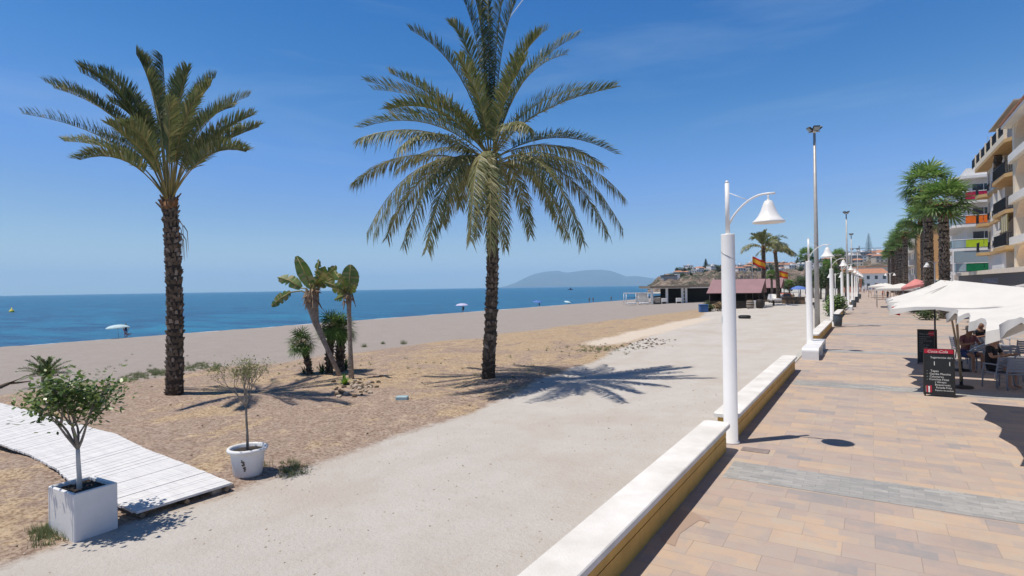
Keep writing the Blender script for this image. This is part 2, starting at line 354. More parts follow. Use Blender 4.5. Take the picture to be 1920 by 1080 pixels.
# ------------------------------------------------------------------ mesh builder + tagging
class MB:
    def __init__(s): s.v = []; s.f = []; s.mi = []; s.sm = []; s.m = 0; s.smooth = False
    def V(s, p): s.v.append((p[0], p[1], p[2])); return len(s.v) - 1
    def Fc(s, idx, m=None): s.f.append(tuple(idx)); s.mi.append(s.m if m is None else m); s.sm.append(s.smooth)
    def quad(s, a, b, c, d, m=None): s.Fc([s.V(a), s.V(b), s.V(c), s.V(d)], m)
    def tri(s, a, b, c, m=None): s.Fc([s.V(a), s.V(b), s.V(c)], m)
    def box(s, x0, x1, y0, y1, z0, z1, m=None, T=None):
        P = [Vector((x, y, z)) for z in (z0, z1) for y in (y0, y1) for x in (x0, x1)]
        if T: P = [T @ p for p in P]
        i = [s.V(p) for p in P]
        for q in ((0, 2, 3, 1), (4, 5, 7, 6), (0, 1, 5, 4), (2, 6, 7, 3), (0, 4, 6, 2), (1, 3, 7, 5)): s.Fc([i[k] for k in q], m)
    def rbox(s, x0, x1, y0, y1, z0, z1, r=.02, m=None, T=None):     # box with chamfered vertical + top edges
        cs = [(x0 + r, y0), (x1 - r, y0), (x1, y0 + r), (x1, y1 - r), (x1 - r, y1), (x0 + r, y1), (x0, y1 - r), (x0, y0 + r)]
        cx, cy = (x0 + x1) / 2, (y0 + y1) / 2
        def ring(z, k): return [s.V((T @ Vector(q)) if T else q) for q in [(cx + (x - cx) * (1 - k / max(1e-6, abs(x1 - x0) / 2)), cy + (y - cy) * (1 - k / max(1e-6, abs(y1 - y0) / 2)), z) for x, y in cs]]
        a = ring(z0, 0); b = ring(z1 - r, 0); c = ring(z1, r)
        for A, B in ((a, b), (b, c)):
            for i in range(8): s.Fc([A[i], A[(i + 1) % 8], B[(i + 1) % 8], B[i]], m)
        s.Fc(c, m); s.Fc(a[::-1], m)
    def tube(s, pts, rad, n=8, m=None, cap=True):
        pts = [Vector(p) for p in pts]; rings = []
        if not hasattr(rad, '__len__'): rad = [rad] * len(pts)
        up = Vector((0, 0, 1)); pa = None
        for i, p in enumerate(pts):
            d = (pts[min(i + 1, len(pts) - 1)] - pts[max(i - 1, 0)]).normalized()
            if pa is None: pa = d.cross(up if abs(d.z) < .95 else Vector((1, 0, 0))).normalized()
            a = (pa - d * pa.dot(d)).normalized(); pa = a; b = d.cross(a)
            rings.append([s.V(p + (a * math.cos(2 * math.pi * k / n) + b * math.sin(2 * math.pi * k / n)) * rad[i]) for k in range(n)])
        o = s.smooth; s.smooth = n > 4
        for A, B in zip(rings, rings[1:]):
            for k in range(n): s.Fc([A[k], A[(k + 1) % n], B[(k + 1) % n], B[k]], m)
        s.smooth = False
        if cap: s.Fc(rings[0][::-1], m); s.Fc(rings[-1], m)
        s.smooth = o
    def lathe(s, prof, n=24, c=(0, 0, 0), m=None, capb=False, capt=False):
        rings = [[s.V((c[0] + r * math.cos(2 * math.pi * k / n), c[1] + r * math.sin(2 * math.pi * k / n), c[2] + z)) for k in range(n)] for r, z in prof]
        o = s.smooth; s.smooth = True
        for A, B in zip(rings, rings[1:]):
            for k in range(n): s.Fc([A[k], A[(k + 1) % n], B[(k + 1) % n], B[k]], m)
        s.smooth = o
        if capb: s.Fc(rings[0][::-1], m)
        if capt: s.Fc(rings[-1], m)
    def blob(s, c, r, seed=0, amp=.25, m=None, sub=1, sq=(1, 1, 1)):
        bm = bmesh.new(); bmesh.ops.create_icosphere(bm, subdivisions=sub, radius=1)
        base = len(s.v)
        for v in bm.verts:
            k = 1 + amp * noise.noise(v.co * 1.7 + Vector((seed * 3.1, seed, 0)))
            s.V((c[0] + v.co.x * r * k * sq[0], c[1] + v.co.y * r * k * sq[1], c[2] + v.co.z * r * k * sq[2]))
        for f in bm.faces: s.Fc([base + v.index for v in f.verts], m)
        bm.free()
    def build(s, name, mats, parent=None, loc=None):
        me = bpy.data.meshes.new(name); me.from_pydata(s.v, [], s.f)
        if not isinstance(mats, (list, tuple)): mats = [mats]
        for m in mats: me.materials.append(M[m])
        me.polygons.foreach_set('material_index', s.mi); me.polygons.foreach_set('use_smooth', s.sm); me.update()
        o = bpy.data.objects.new(name, me); C.objects.link(o)
        if parent is not None: o.parent = parent
        if loc is not None: o.location = loc
        return o
def tag(o, label=None, cat=None, group=None, kind=None):
    if label: o['label'] = label
    if cat: o['category'] = cat
    if group: o['group'] = group
    if kind: o['kind'] = kind
    return o
def thing(name, label, cat, loc=(0, 0, 0), rz=0, group=None):
    o = bpy.data.objects.new(name, None); C.objects.link(o); o.location = loc; o.rotation_euler = (0, 0, rz); o.empty_display_size = .3
    return tag(o, label, cat, group)
def children(o): return [c for c in bpy.data.objects if c.parent is o]
def dup(root, loc, rz=0, label=None, group=None, sc=1, kids=None):
    r = root.copy(); C.objects.link(r); r.location = loc; r.rotation_euler = (0, 0, rz); r.scale = (sc,) * 3
    if label: r['label'] = label
    if group: r['group'] = group
    for ch in kids if kids is not None else children(root):
        c = ch.copy(); C.objects.link(c); c.parent = r
        for g in children(ch):
            d = g.copy(); C.objects.link(d); d.parent = c
    return r
def struct(o): o['kind'] = 'structure'; return o

# ================================================================== THE SETTING
def smooth(a, b, x):
    t = min(1, max(0, (x - a) / (b - a))); return t * t * (3 - 2 * t)
def rangef(pts):
    out = []; 
    for (a, b, st) in pts:
        x = a
        while x < b - 1e-6: out.append(x); x += st
    out.append(pts[-1][1]); return out
xs = rangef([(-140, -80, 8), (-80, -60, 1.2), (-60, -27, 1.1), (-27, -8.5, .16), (-8.5, -2.4, .35)])
ys = rangef([(-25, 0, 2.5), (0, 24, .17), (24, 60, .6), (60, 260, 5)])
mb = MB(); mb.smooth = True; zone = []
for y in ys:
    for x in xs:
        mb.V((x, y, gz(x, y)))
        nb = noise.noise(Vector((x * .25, y * .25, 5))); nf = noise.noise(Vector((x * .8, y * .5, 15)))
        xb = -9.0 - .125 * max(0, y - 12) + .35 * nb - (2.0 * smooth(60, 90, y)) + .15 * nf
        pth = smooth(-.7, .7, x - xb)
        be = -25.5 + .10 * (y - 24) + 2.0 * nb
        bch = smooth(2.2, -2.2, x - be)
        stw = .36 + .60 * nf + .25 * nb + .30 * math.exp(-((x + 15) / 4) ** 2 - ((y - 20) / 9) ** 2) + .35 * smooth(22, 34, y)
        stw -= .25 * math.exp(-((x + 13.5) / 3) ** 2 - ((y - 11) / 2.5) ** 2)
        pal = math.exp(-((x + 13.3 + .03 * (y - 40)) / 1.6) ** 2) * smooth(26, 32, y) * (1 - smooth(50, 66, y)) * .85
        zone.append((pth, min(1, max(0, stw)), bch, pal))
nx = len(xs)
for j in range(len(ys) - 1):
    for i in range(nx - 1): a = j * nx + i; mb.Fc((a, a + 1, a + nx + 1, a + nx))
g = struct(mb.build('ground', 'ground_mix'))
ca = g.data.color_attributes.new('zones', 'FLOAT_COLOR', 'POINT')
ca.data.foreach_set('color', [k for z in zone for k in z])
# promenade slab
mb = MB(); x0, x1, y0, y1 = -2.62, 46, -25, 235
mb.quad((x0, y0, 0), (x1, y0, 0), (x1, y1, 0), (x0, y1, 0)); mb.quad((x0, y1, 0), (x0, y1, -.6), (x0, y0, -.6), (x0, y0, 0), 1)
struct(mb.build('promenade', ['paving', 'concrete']))
mb = MB(); mb.box(-2.66, -2.44, -25, 235, -.5, .03)
struct(mb.build('kerb', 'concrete'))
for k in range(8):
    yc = 9.72 + 9.45 * k; mb = MB(); mb.quad((-2.0, yc - .47, .004), (12, yc - .47, .004), (12, yc + .47, .004), (-2.0, yc + .47, .004))
    struct(mb.build('paving_band', 'paving_grey'))
# far land and sea
mb = MB(); mb.quad((46, -25, -.35), (6000, -25, -.35), (6000, 235, -.35), (46, 235, -.35)); mb.quad((-90, 233, -.45), (6000, 233, -.45), (6000, 6000, -.45), (-90, 6000, -.45))
struct(mb.build('far_ground', 'concrete'))
mb = MB(); S = 18000; mb.quad((-S, -2000, -2.2), (S, -2000, -2.2), (S, S, -2.2), (-S, S, -2.2))
struct(mb.build('sea', 'sea_water'))
mb = MB()
yy = -10
while yy < 240:
    for q in (0, 1.5):
        pass
    x_ = -73.8 + .5 * noise.noise(Vector((0, yy * .11, 0))); x2 = -73.8 + .5 * noise.noise(Vector((0, (yy + 1.5) * .11, 0)))
    wd = .16 + .25 * max(0, noise.noise(Vector((3, yy * .2, 0)))); mb.quad((x_ - wd, yy, -2.185), (x_ + wd, yy, -2.185), (x2 + wd, yy + 1.5, -2.185), (x2 - wd, yy + 1.5, -2.185)); yy += 1.5
tag(mb.build('sea_foam', 'foam'), 'thin white line of foam where the sea meets the beach', 'foam', kind='stuff')

# headland / town hill : fan-shaped height field (lat/dep angle a, depth)
def interp(P, x):
    if x <= P[0][0]: return P[0][1]
    for (a, b), (c, d) in zip(P, P[1:]):
        if x <= c: return lerp(b, d, (x - a) / (c - a))
    return P[-1][1]
SKY = [(1215, 0), (1222, 3), (1234, 14), (1255, 19), (1290, 22), (1330, 26), (1380, 27), (1440, 32), (1500, 36), (1545, 40), (1600, 44), (1640, 50), (1700, 50), (1800, 46), (2100, 40)]
D0 = [(1215, 350), (1340, 330), (1420, 380), (1500, 330), (1600, 300), (2100, 300)]
D1 = [(1215, 420), (1300, 520), (1500, 720), (1640, 800), (2100, 800)]
CL = [(1215, .3), (1240, .55), (1340, .50), (1420, .40), (1500, .25), (2100, .2)]
def hill(px, u):            # u in 0..1 : foot -> ridge, >1 behind
    d0, d1 = interp(D0, px), interp(D1, px); dep = lerp(d0, d1, u)
    zr = 3 + interp(SKY, px) * d1 / F; cl = interp(CL, px)
    zz = lerp(-2.5, zr, cl * smooth(0, .10, u) + (1 - cl) * min(1, max(0, u - .04) / .96) ** .9) if u <= 1 else zr * max(0, 1 - (u - 1) * 2.5) - 3 * (u - 1)
    k = smooth(0, .1, u) * (1 if u <= 1 else .5)
    p = W3((px - 960) / F * dep, dep, 0)
    zz += k * (2.2 * noise.noise(Vector((p.x * .03, p.y * .03, 0))) + 2.6 * noise.noise(Vector((p.x * .10, p.y * .10, 4))) + 2.2 * noise.noise(Vector((p.x * .22, p.y * .22, 14)))) * min(1, interp(SKY, px) / 14)
    p.z = zz
    return p
mb = MB(); us = [0, .01, .02, .03, .04, .05, .06, .08, .1, .12] + [.15 + .0425 * i for i in range(21)] + [1.1, 1.3]; pxs = [1214 + i * 3 for i in range(0, 130)] + [1610 + i * 12 for i in range(1, 40)]
for u in us:
    for p in pxs: mb.V(hill(p, u))
for j in range(len(us) - 1):
    for i in range(len(pxs) - 1): a = j * len(pxs) + i; mb.Fc((a, a + 1, a + len(pxs) + 1, a + len(pxs)))
struct(mb.build('headland_hill', 'hill_mix'))
# mountains across the bay
MT = [(935, 0), (950, 3), (965, 8), (978, 14), (990, 20), (1005, 25), (1020, 28), (1045, 30), (1058, 27), (1065, 26), (1080, 28), (1100, 30), (1125, 30.5), (1145, 28), (1160, 23), (1175, 17), (1190, 18), (1205, 16), (1230, 12), (1260, 7), (1300, 4), (1400, 0)]
mb = MB(); mb.smooth = True; D = 15000; us = [0, .12, .25, .4, .55, .7, .85, 1, 1.4]; pxs = [930 + 3 * i for i in range(160)]
for u in us:
    for p in pxs:
        dep = D + u * 2600; zr = 3 + interp(MT, p) * (D + 2600) / F
        k = u ** .8 if u <= 1 else 0
        pt = W3((p - 960) / F * dep, dep, 0); pt.z = -8 + (zr + 8) * k + 130 * math.sin(min(1, u) * math.pi) * noise.noise(Vector((pt.x * .0011, pt.y * .0011, 2))) * min(1, interp(MT, p) / 15)
        mb.V(pt)
for j in range(len(us) - 1):
    for i in range(len(pxs) - 1): a = j * len(pxs) + i; mb.Fc((a, a + 1, a + len(pxs) + 1, a + len(pxs)))
struct(mb.build('mountains', 'mountain'))

# ================================================================== PALMS
def bez(a, b, c, t): return a * ((1 - t) ** 2) + b * (2 * t * (1 - t)) + c * (t * t)
def frond(mb, B, Cc, T, rnd, wl=.52, n=62, bare=.12, mats=(0, 1), r0=.028, vee=.35, dens=1, droop=.12, w=.034):
    L = (Cc - B).length + (T - Cc).length
    hz = Vector((T.x - B.x, T.y - B.y, 0))
    if hz.length < .3: hz = Vector((rnd.uniform(-1, 1), rnd.uniform(-1, 1), 0))
    side0 = hz.normalized().cross(Vector((0, 0, 1)))
    tw = rnd.uniform(-.5, .5)
    pts = [bez(B, Cc, T, i / 10) for i in range(11)]
    mb.tube(pts, [lerp(r0, .005, (i / 10) ** .7) for i in range(11)], 5, 2, cap=False)
    for i in range(n):
        u = (i + rnd.random() * .6) / n; t = bare + (1 - bare) * u
        p = bez(B, Cc, T, t); d = (bez(B, Cc, T, min(1, t + .02)) - bez(B, Cc, T, t - .02)).normalized()
        s_ = (side0 - d * side0.dot(d)).normalized(); N = s_.cross(d)
        if N.z < 0 and abs(d.z) < .9: N = -N
        s2 = s_ * math.cos(tw) + N * math.sin(tw); N2 = N * math.cos(tw) - s_ * math.sin(tw)
        ll = wl * (.45 + .55 * math.sin(math.pi * min(1, (.14 + .68 * u)))) * (1 if u < .85 else lerp(1, .75, (u - .85) / .15))
        al = lerp(R(62), R(28), u ** .9)
        for sg in (-1, 1):
            if rnd.random() > dens: continue
            a2 = al + rnd.uniform(-.16, .16); ve = vee + rnd.uniform(-.25, .25)
            dd = (d * math.cos(a2) + s2 * (sg * math.sin(a2)) * math.cos(ve) + N2 * math.sin(ve)).normalized()
            l = ll * rnd.uniform(.8, 1.1); e1 = p + dd * l * .55; e2 = p + dd * l - Vector((0, 0, droop * l * 2 * rnd.random() * (1.6 - dd.z)))
            wv = dd.cross(N2 + s2 * (rnd.uniform(-.6, .6))).normalized() * (w * .5 * rnd.uniform(.8, 1.2))
            mi = mats[0] if rnd.random() < .75 else mats[1]
            i0 = mb.V(p - wv * .5); i1 = mb.V(p + wv * .5); i2 = mb.V(e1 + wv); i3 = mb.V(e1 - wv); i4 = mb.V(e2)
            mb.Fc((i0, i1, i2, i3), mi); mb.Fc((i3, i2, i4), mi)
def boots(mb, base, top, r0, r1, rows, per, rnd, out=.05, bend=None):
    ax = top - base; n = rows
    for j in range(n):
        t = j / n; c = base + ax * t + (bend(t) if bend else Vector()); r = lerp(r0, r1, t); hh = ax.length / n
        for k in range(per):
            a = 2 * math.pi * (k + (j % 2) * .5) / per + j * .11 + rnd.uniform(-.2, .2); e = Vector((math.cos(a), math.sin(a), 0)); s_ = Vector((-math.sin(a), math.cos(a), 0))
            wd = math.pi * r / per * rnd.uniform(.8, 1.05); o = out * rnd.uniform(.5, 1.5); zt = hh * rnd.uniform(1.0, 1.5)
            wd *= rnd.uniform(.6, 1.25); o *= rnd.uniform(.5, 1.6); c = c + Vector((0, 0, rnd.uniform(-.4, .4) * hh)); p0 = c + e * (r * .93); A = p0 - s_ * wd; Bq = p0 + s_ * wd; Cq = c + e * (r + o) + s_ * wd * .55 + Vector((0, 0, zt)); Dq = c + e * (r + o) - s_ * wd * .55 + Vector((0, 0, zt))
            E = c + e * (r * .8) + s_ * wd * .6 + Vector((0, 0, zt * .95)); Fq = c + e * (r * .8) - s_ * wd * .6 + Vector((0, 0, zt * .95))
            i = [mb.V(x) for x in (A, Bq, Cq, Dq, E, Fq)]; m = 0 if rnd.random() < .85 else 1
            mb.Fc((i[0], i[1], i[2], i[3]), m); mb.Fc((i[3], i[2], i[4], i[5]), m); mb.Fc((i[1], i[4], i[2]), m); mb.Fc((i[0], i[3], i[5]), m)
def date_palm(label, base, ctr, dep, tips, seed, L, rad, bare, extra, group=None, n=62, wl=.52, cat='palm tree', vee=.35, loww=1.2, w=.034):
    rnd = random.Random(seed); root = thing('palm_tree', label, cat, base, 0, group)
    c = ctr - base; tr = MB(); mid = lambda t: Vector((.10 * math.sin(t * 3), .06 * math.sin(t * 2.4), 0))
    top = c - Vector((0, 0, .35))
    pts = [top * (i / 8) + mid(i / 8) * (1 if i else 0) for i in range(9)]; pts[0] = Vector((0, 0, -.3))
    tr.m = 2; tr.tube(pts, [rad[0] * 1.15] + [lerp(rad[0], rad[1], i / 8) * .95 for i in range(1, 9)], 12)
    boots(tr, Vector(), top, rad[0], rad[1], int(top.length / .105), 11, rnd, .032, mid)
    tr.build('trunk', ['palm_boot', 'banana_stem', 'palm_core'], root)
    cr = MB()
    fb = MB()
    top2 = top + mid(1)
    for k in range(int(40)):         # cut leaf bases hugging the crown
        a = rnd.uniform(0, 6.28); e = Vector((math.cos(a), math.sin(a), 0)); z0 = rnd.uniform(-.35, .25); l = rnd.uniform(.2, .42); ang = rnd.uniform(.25, .8)
        p = top2 + e * rad[1] * .6 + Vector((0, 0, z0)); d = e * math.sin(ang) + Vector((0, 0, math.cos(ang)))
        fb.m = 0 if rnd.random() < .35 else 1; fb.tube([p, p + d * l * .5, p + d * l], [.05, .035, .02], 4, cap=True)
    for k in range(3): fb.blob(top2 + Vector((rnd.uniform(-.05, .05), rnd.uniform(-.05, .05), .05 + .12 * k)), rad[1] * (1.05 - .15 * k), k, .3, sub=2)
    fb.build('leaf_bases', ['palm_fibre', 'palm_boot'], root)
    B0 = top2 + Vector((0, 0, .25))
    def add(T, kind=0):
        v = T - B0; hz = Vector((v.x, v.y, 0)); dz = v.z; hl = max(hz.length, .01)
        if dz > 1.5: Cc = B0 + hz * .25 + Vector((0, 0, dz * .72 + .25))
        elif dz > -.4: Cc = B0 + hz * .48 + Vector((0, 0, max(dz, 0) * .75 + loww))
        else: Cc = B0 + hz * .62 + Vector((0, 0, loww * .9 + .10 * dz))
        st = B0 + hz.normalized() * rad[1] * .5 - Vector((0, 0, .25 * (1 if dz < 0 else 0)))
        mm = (0, 1) if dz > .4 else (1, 0)
        if kind == 2: mm = (3, 1)
        frond(cr, st, Cc, T, rnd, wl=wl, n=n, bare=bare, mats=mm, vee=vee + (.45 if dz > .6 else -.55), w=w)
    for tp in tips:
        px, py = tp[0], tp[1]; sgn = tp[2] if len(tp) > 2 else (1 if rnd.random() < .5 else -1)
        p = at(px, py, dep=dep) - base; v = p - B0; rem = math.sqrt(max(.04, L * L - v.length_squared)) * .92 * sgn
        p = at(px, py, dep=dep + rem) - base
        add(p, 2 if len(tp) > 3 else 0)
    for k in range(extra[0]):
        a = rnd.uniform(0, 6.28); el = rnd.uniform(extra[1], extra[2]); l = L * rnd.uniform(.75, 1.0)
        add(B0 + Vector((math.cos(a) * math.cos(el), math.sin(a) * math.cos(el), math.sin(el))) * l)
    cr.build('crown', ['frond_green', 'frond_olive', 'rachis', 'frond_dry'], root)
    return root
# the two in front
b2 = gp(915, 709); dep2 = b2.x * -sY + b2.y * cY
tips2 = [(769, 56), (687, 153), (700, 168, 1), (676, 240), (662, 344), (742, 320, 1), (729, 205, -1), (687, 438), (700, 440, -1), (725, 445, 1), (755, 458), (800, 467, -1), (862, 387, 1), (880, 449, -1), (893, 440, 1),
         (920, 466, -1), (947, 464, 1), (995, 440), (1064, 444), (1093, 453, -1), (1140, 438, 1), (1169, 431), (1150, 400, -1), (1173, 373), (1155, 289), (1130, 310, 1), (1155, 164), (1084, 67), (1062, 102, 1), (969, 0), (915, -8), (867, -4), (845, 45, 1),
         (862, 108, -1), (995, 240, -1), (1027, 55, 1), (1010, 65, -1), (945, -12, -1), (890, -6, 1), (1120, 165, 1), (830, 420, 1), (1040, 400, 1), (985, 110, -1), (745, 280, -1)]
date_palm('tall date palm with a round drooping crown, nearest the dirt path', b2, at(919, 292, dep=dep2), dep2, tips2, 3, 5.0, (.215, .17), .15, (3, -.2, .5), group='date palms on the sand', n=126, wl=.62, w=.036, vee=.15)
b1 = gp(327, 738); dep1 = b1.x * -sY + b1.y * cY
tips1 = [(42, 213), (85, 154), (100, 165, 1), (151, 126), (189, 134, 1), (150, 135, -1), (255, 101), (262, 108, 1), (304, 104), (352, 131), (340, 140, 1), (404, 145), (395, 160, -1), (466, 181), (472, 217, -1), (440, 200, 1), (486, 238), (120, 265, 1),
         (318, 190, -1), (233, 240, -1), (300, 195, 1), (225, 175, 1), (390, 225, 1), (455, 245, 1), (275, 140, -1), (370, 180, -1), (150, 300, -1), (462, 285, -1), (205, 235, -1), (425, 265, 1)]
date_palm('date palm with an upswept shuttlecock crown and thick bare trunk, left of the fan palms', b1, at(315, 370, dep=dep1), dep1, tips1, 5, 4.4, (.245, .215), .31, (3, .6, 1.2), group='date palms on the sand', n=118, wl=.58, vee=.35, loww=1.0, w=.031)
mb = MB(); p0 = at(338, 425, dep=dep1) - Vector((.0, 0, 0)); 
for k in range(7): q0 = Vector((random.uniform(-.1, .1), random.uniform(-.1, .1), random.uniform(-.3, .3))); mb.tube([q0, q0 + Vector((cY * .12, sY * .12, -.2)), q0 + Vector((cY * .15, sY * .15, -.75 - .2 * random.random()))], [.02, .014, .004], 4)
pr_ = [o for o in bpy.data.objects if o.get('label', '').startswith('date palm with an upswept')][0]
o = mb.build('dead_fronds', 'banana_dead', pr_, p0 - b1)
# two beside the mauve huts
for (px, py, cx, cy, lab, sd, L_) in ((1429, 573, 1431, 462, 'distant date palm behind the large mauve roofed hut, left of the two', 11, 4.2), (1460, 568, 1453, 470, 'distant date palm with a flat drooping crown, right of the two by the huts', 12, 3.6)):
    b = gp(px, py); d = b.x * -sY + b.y * cY; c = at(cx, cy, dep=d)
    rnd = random.Random(sd); tps = []
    for k in range(26):
        a = rnd.uniform(0, 3.14); tps.append((cx + math.cos(a) * 42 * rnd.uniform(.6, 1), cy - (math.sin(a) * 40 - 12 if sd == 11 else math.sin(a) * 20 - 12) * rnd.uniform(.7, 1.1)))
    date_palm(lab, b, c, d, tps, sd, L_, (.33, .26), .15, (6, -.3, .8), group='date palms beside the beach huts', n=26, wl=.7, w=.11)

# fan palms
def fan_leaf(mb, o, d, r, nbl, rnd, spread=R(125), droop=.25, mi=0, w=.05):
    d = d.normalized(); s_ = d.cross(Vector((0, 0, 1)))
    if s_.length < .1: s_ = Vector((1, 0, 0))
    s_.normalize(); up = s_.cross(d)
    for k in range(nbl):
        a = lerp(-spread, spread, (k + .5) / nbl) + rnd.uniform(-.04, .04)
        dd = d * math.cos(a) + s_ * math.sin(a) + up * (.22 * math.cos(k * 3.14))
        l = r * (.75 + .25 * math.cos(a * .6)) * rnd.uniform(.85, 1.08); wv = (s_ * math.cos(a) - d * math.sin(a)) * w * .5
        p1 = o + dd * l * .6; p2 = o + dd * l - Vector((0, 0, droop * l * rnd.uniform(.5, 1.3)))
        i = [mb.V(x) for x in (o - wv * .2, o + wv * .2, p1 + wv, p1 - wv, p2)]
        m_ = mi if rnd.random() < .8 else 1
        mb.Fc((i[0], i[1], i[2], i[3]), m_); mb.Fc((i[3], i[2], i[4]), m_)
def fan_crown(mb, c, n, pet, r, rnd, nbl=22, lo=-.5, hi=1.4, droop=.3, w=.06):
    for k in range(n):
        az = k * 2.399 + rnd.uniform(-.2, .2); el = lerp(hi, lo, (k / n) ** .8) + rnd.uniform(-.1, .1)
        d = Vector((math.cos(az) * math.cos(el), math.sin(az) * math.cos(el), math.sin(el)))
        e = c + d * pet * rnd.uniform(.8, 1.1) - Vector((0, 0, .12 * pet * math.cos(el)))
        mb.tube([c + d * .1, c + d * pet * .5, e], [.022, .016, .012], 4, 2, cap=False)
        d2 = (d - Vector((0, 0, .35 * math.cos(el)))).normalized()
        fan_leaf(mb, e, d2, r * rnd.uniform(.85, 1.1), nbl, rnd, droop=droop, mi=0 if el > .1 else 1, w=w)
def washingtonia(seed, hgt):
    rnd = random.Random(seed); root = thing('fan_palm', 'x', 'palm tree', (0, 0, 0), 0, 'fan palms along the promenade')
    tr = MB(); top = Vector((0, 0, hgt)); tr.m = 2; tr.tube([(0, 0, -.1), (0, 0, hgt * .5), (0, 0, hgt - .2)], [.38, .33, .31], 12)
    boots(tr, Vector(), Vector((0, 0, hgt - .9)), .38, .33, int(hgt / .14), 13, rnd, .04)
    tr.build('trunk', ['fan_boot', 'banana_stem', 'palm_core'], root)
    cr = MB(); fan_crown(cr, Vector((0, 0, hgt)), 26, 1.45, 1.30, rnd, 26, -.45, 1.35, .12, .15)
    cr.build('crown', ['fan_green', 'fan_mid', 'rachis'], root)
    sk = MB()
    for k in range(90):
        a = rnd.uniform(0, 6.28); e = Vector((math.cos(a), math.sin(a), 0)); z = hgt - rnd.uniform(-.1, .9); p = e * .34 + Vector((0, 0, z))
        sk.tube([p, p + e * .16 + Vector((0, 0, .05)), p + e * .2 - Vector((0, 0, .2))], [.05, .04, .01], 4)
    sk.build('dead_skirt', 'palm_fibre', root)
    return root
wp = [(45, 4.9, 9.0, 'nearest fan palm, thick ringed trunk rising beside the coloured balconies'), (52.5, 4.5, 11.7, 'second fan palm from the camera, tallest crown of the near group'), (61, 4.9, 9.6, 'third fan palm from the camera, low crown left of the near group'),
      (95, 4.9, 11.0, 'fan palm standing right in front of the tan apartment block'), (111, 4.9, 10.6, 'fan palm just left of the tan apartment block, next to the small double bell lamp'), (127, 4.9, 11.0, 'mid distance fan palm, third from the left end of the row'), (150, 4.9, 11.2, 'fan palm far along the promenade, second from the left end of the row'),
      (180, 4.9, 11.5, 'leftmost and smallest fan palm at the far end of the row')]
protos = [washingtonia(21, 9.0), washingtonia(22, 11.0)]; pk = [children(p) for p in protos]
for i, (dep, X, hg, lab) in enumerate(wp):
    Y = (dep + X * sY) / cY; p = Vector((X, Y, 0)); base_h = (9.0, 11.0)[i % 2]
    if i < 2: o = protos[i]; o.location = p; o.rotation_euler = (0, 0, i * 1.3); o.scale = (hg / base_h,) * 3; o['label'] = lab
    else: dup(protos[i % 2], p, i * 1.7, lab, sc=hg / base_h, kids=pk[i % 2])
# dwarf fan palms in the clump
def dwarf(label, base, top, rad, seed, nl, r):
    rnd = random.Random(seed); root = thing('dwarf_fan_palm', label, 'palm tree', base, 0, 'dwarf fan palms in the clump'); t = top - base
    tr = MB(); tr.m = 1; bend = lambda q: Vector((t.x * (q ** 1.6) - t.x * q, t.y * (q ** 1.6) - t.y * q, 0))
    tr.tube([t * (i / 6) + bend(i / 6) - (Vector((0, 0, .2)) if i == 0 else Vector()) for i in range(7)], [rad * (1.0 - .1 * i / 6) for i in range(7)], 9)
    boots(tr, Vector(), t, rad, rad * 1.05, int(t.length / .09), 9, rnd, .05, bend)
    tr.build('trunk', ['palm_boot', 'palm_core'], root)
    cr = MB(); fan_crown(cr, t, nl, .38, r, rnd, 20, -.9, 1.45, .12, .034)
    cr.build('crown', ['fan_dark', 'fan_green', 'rachis'], root); return root
def up(px, py, base): return at(px, py, dep=base.x * -sY + base.y * cY)
bA = gp(580, 701); dwarf('short dwarf fan palm leaning left, on its own beside the clump', bA, up(565, 643, bA), .10, 31, 30, .42)
bB = gp(617, 699); dwarf('dwarf fan palm behind the leaning white bird of paradise stem', bB, up(622, 612, bB), .13, 32, 34, .52)
bC = gp(637, 696); dwarf('stout dwarf fan palm in the middle of the clump, right of the leaning stem', bC, up(641, 618, bC), .16, 33, 34, .50)
# white bird of paradise
def paddle(mb, o, d, l, w, rnd, side, tears=.3, bend=.25, fold=.25):
    d = d.normalized(); s_ = (side - d * side.dot(d)).normalized(); nn = d.cross(s_)
    n = 14; pr = None
    for sg in (-1, 1):
        prev = None
        for i in range(n + 1):
            u = i / n; c = o + d * (l * u) - Vector((0, 0, bend * l * u * u)); ww = w * math.sin(math.pi * min(.98, .06 + u * .92)) ** .6 * .5
            torn = rnd.random() < tears
            e = c + s_ * sg * ww * (rnd.uniform(.45, .95) if torn else rnd.uniform(.93, 1.02)) + nn * fold * ww
            if prev:
                a = prev[1] + (e - prev[1]) * (.25 if torn else 0); i4 = [mb.V(x) for x in (prev[0], c, e, prev[1])]; mb.Fc(i4 if sg > 0 else i4[::-1], 0 if rnd.random() < .72 else 1)
            prev = (c, e if not (torn and rnd.random() < .5) else c + (e - c) * .4)
    mb.tube([o, o + d * l * .5 - Vector((0, 0, bend * l * .25)), o + d * l - Vector((0, 0, bend * l))], [.03, .02, .008], 5, 2)
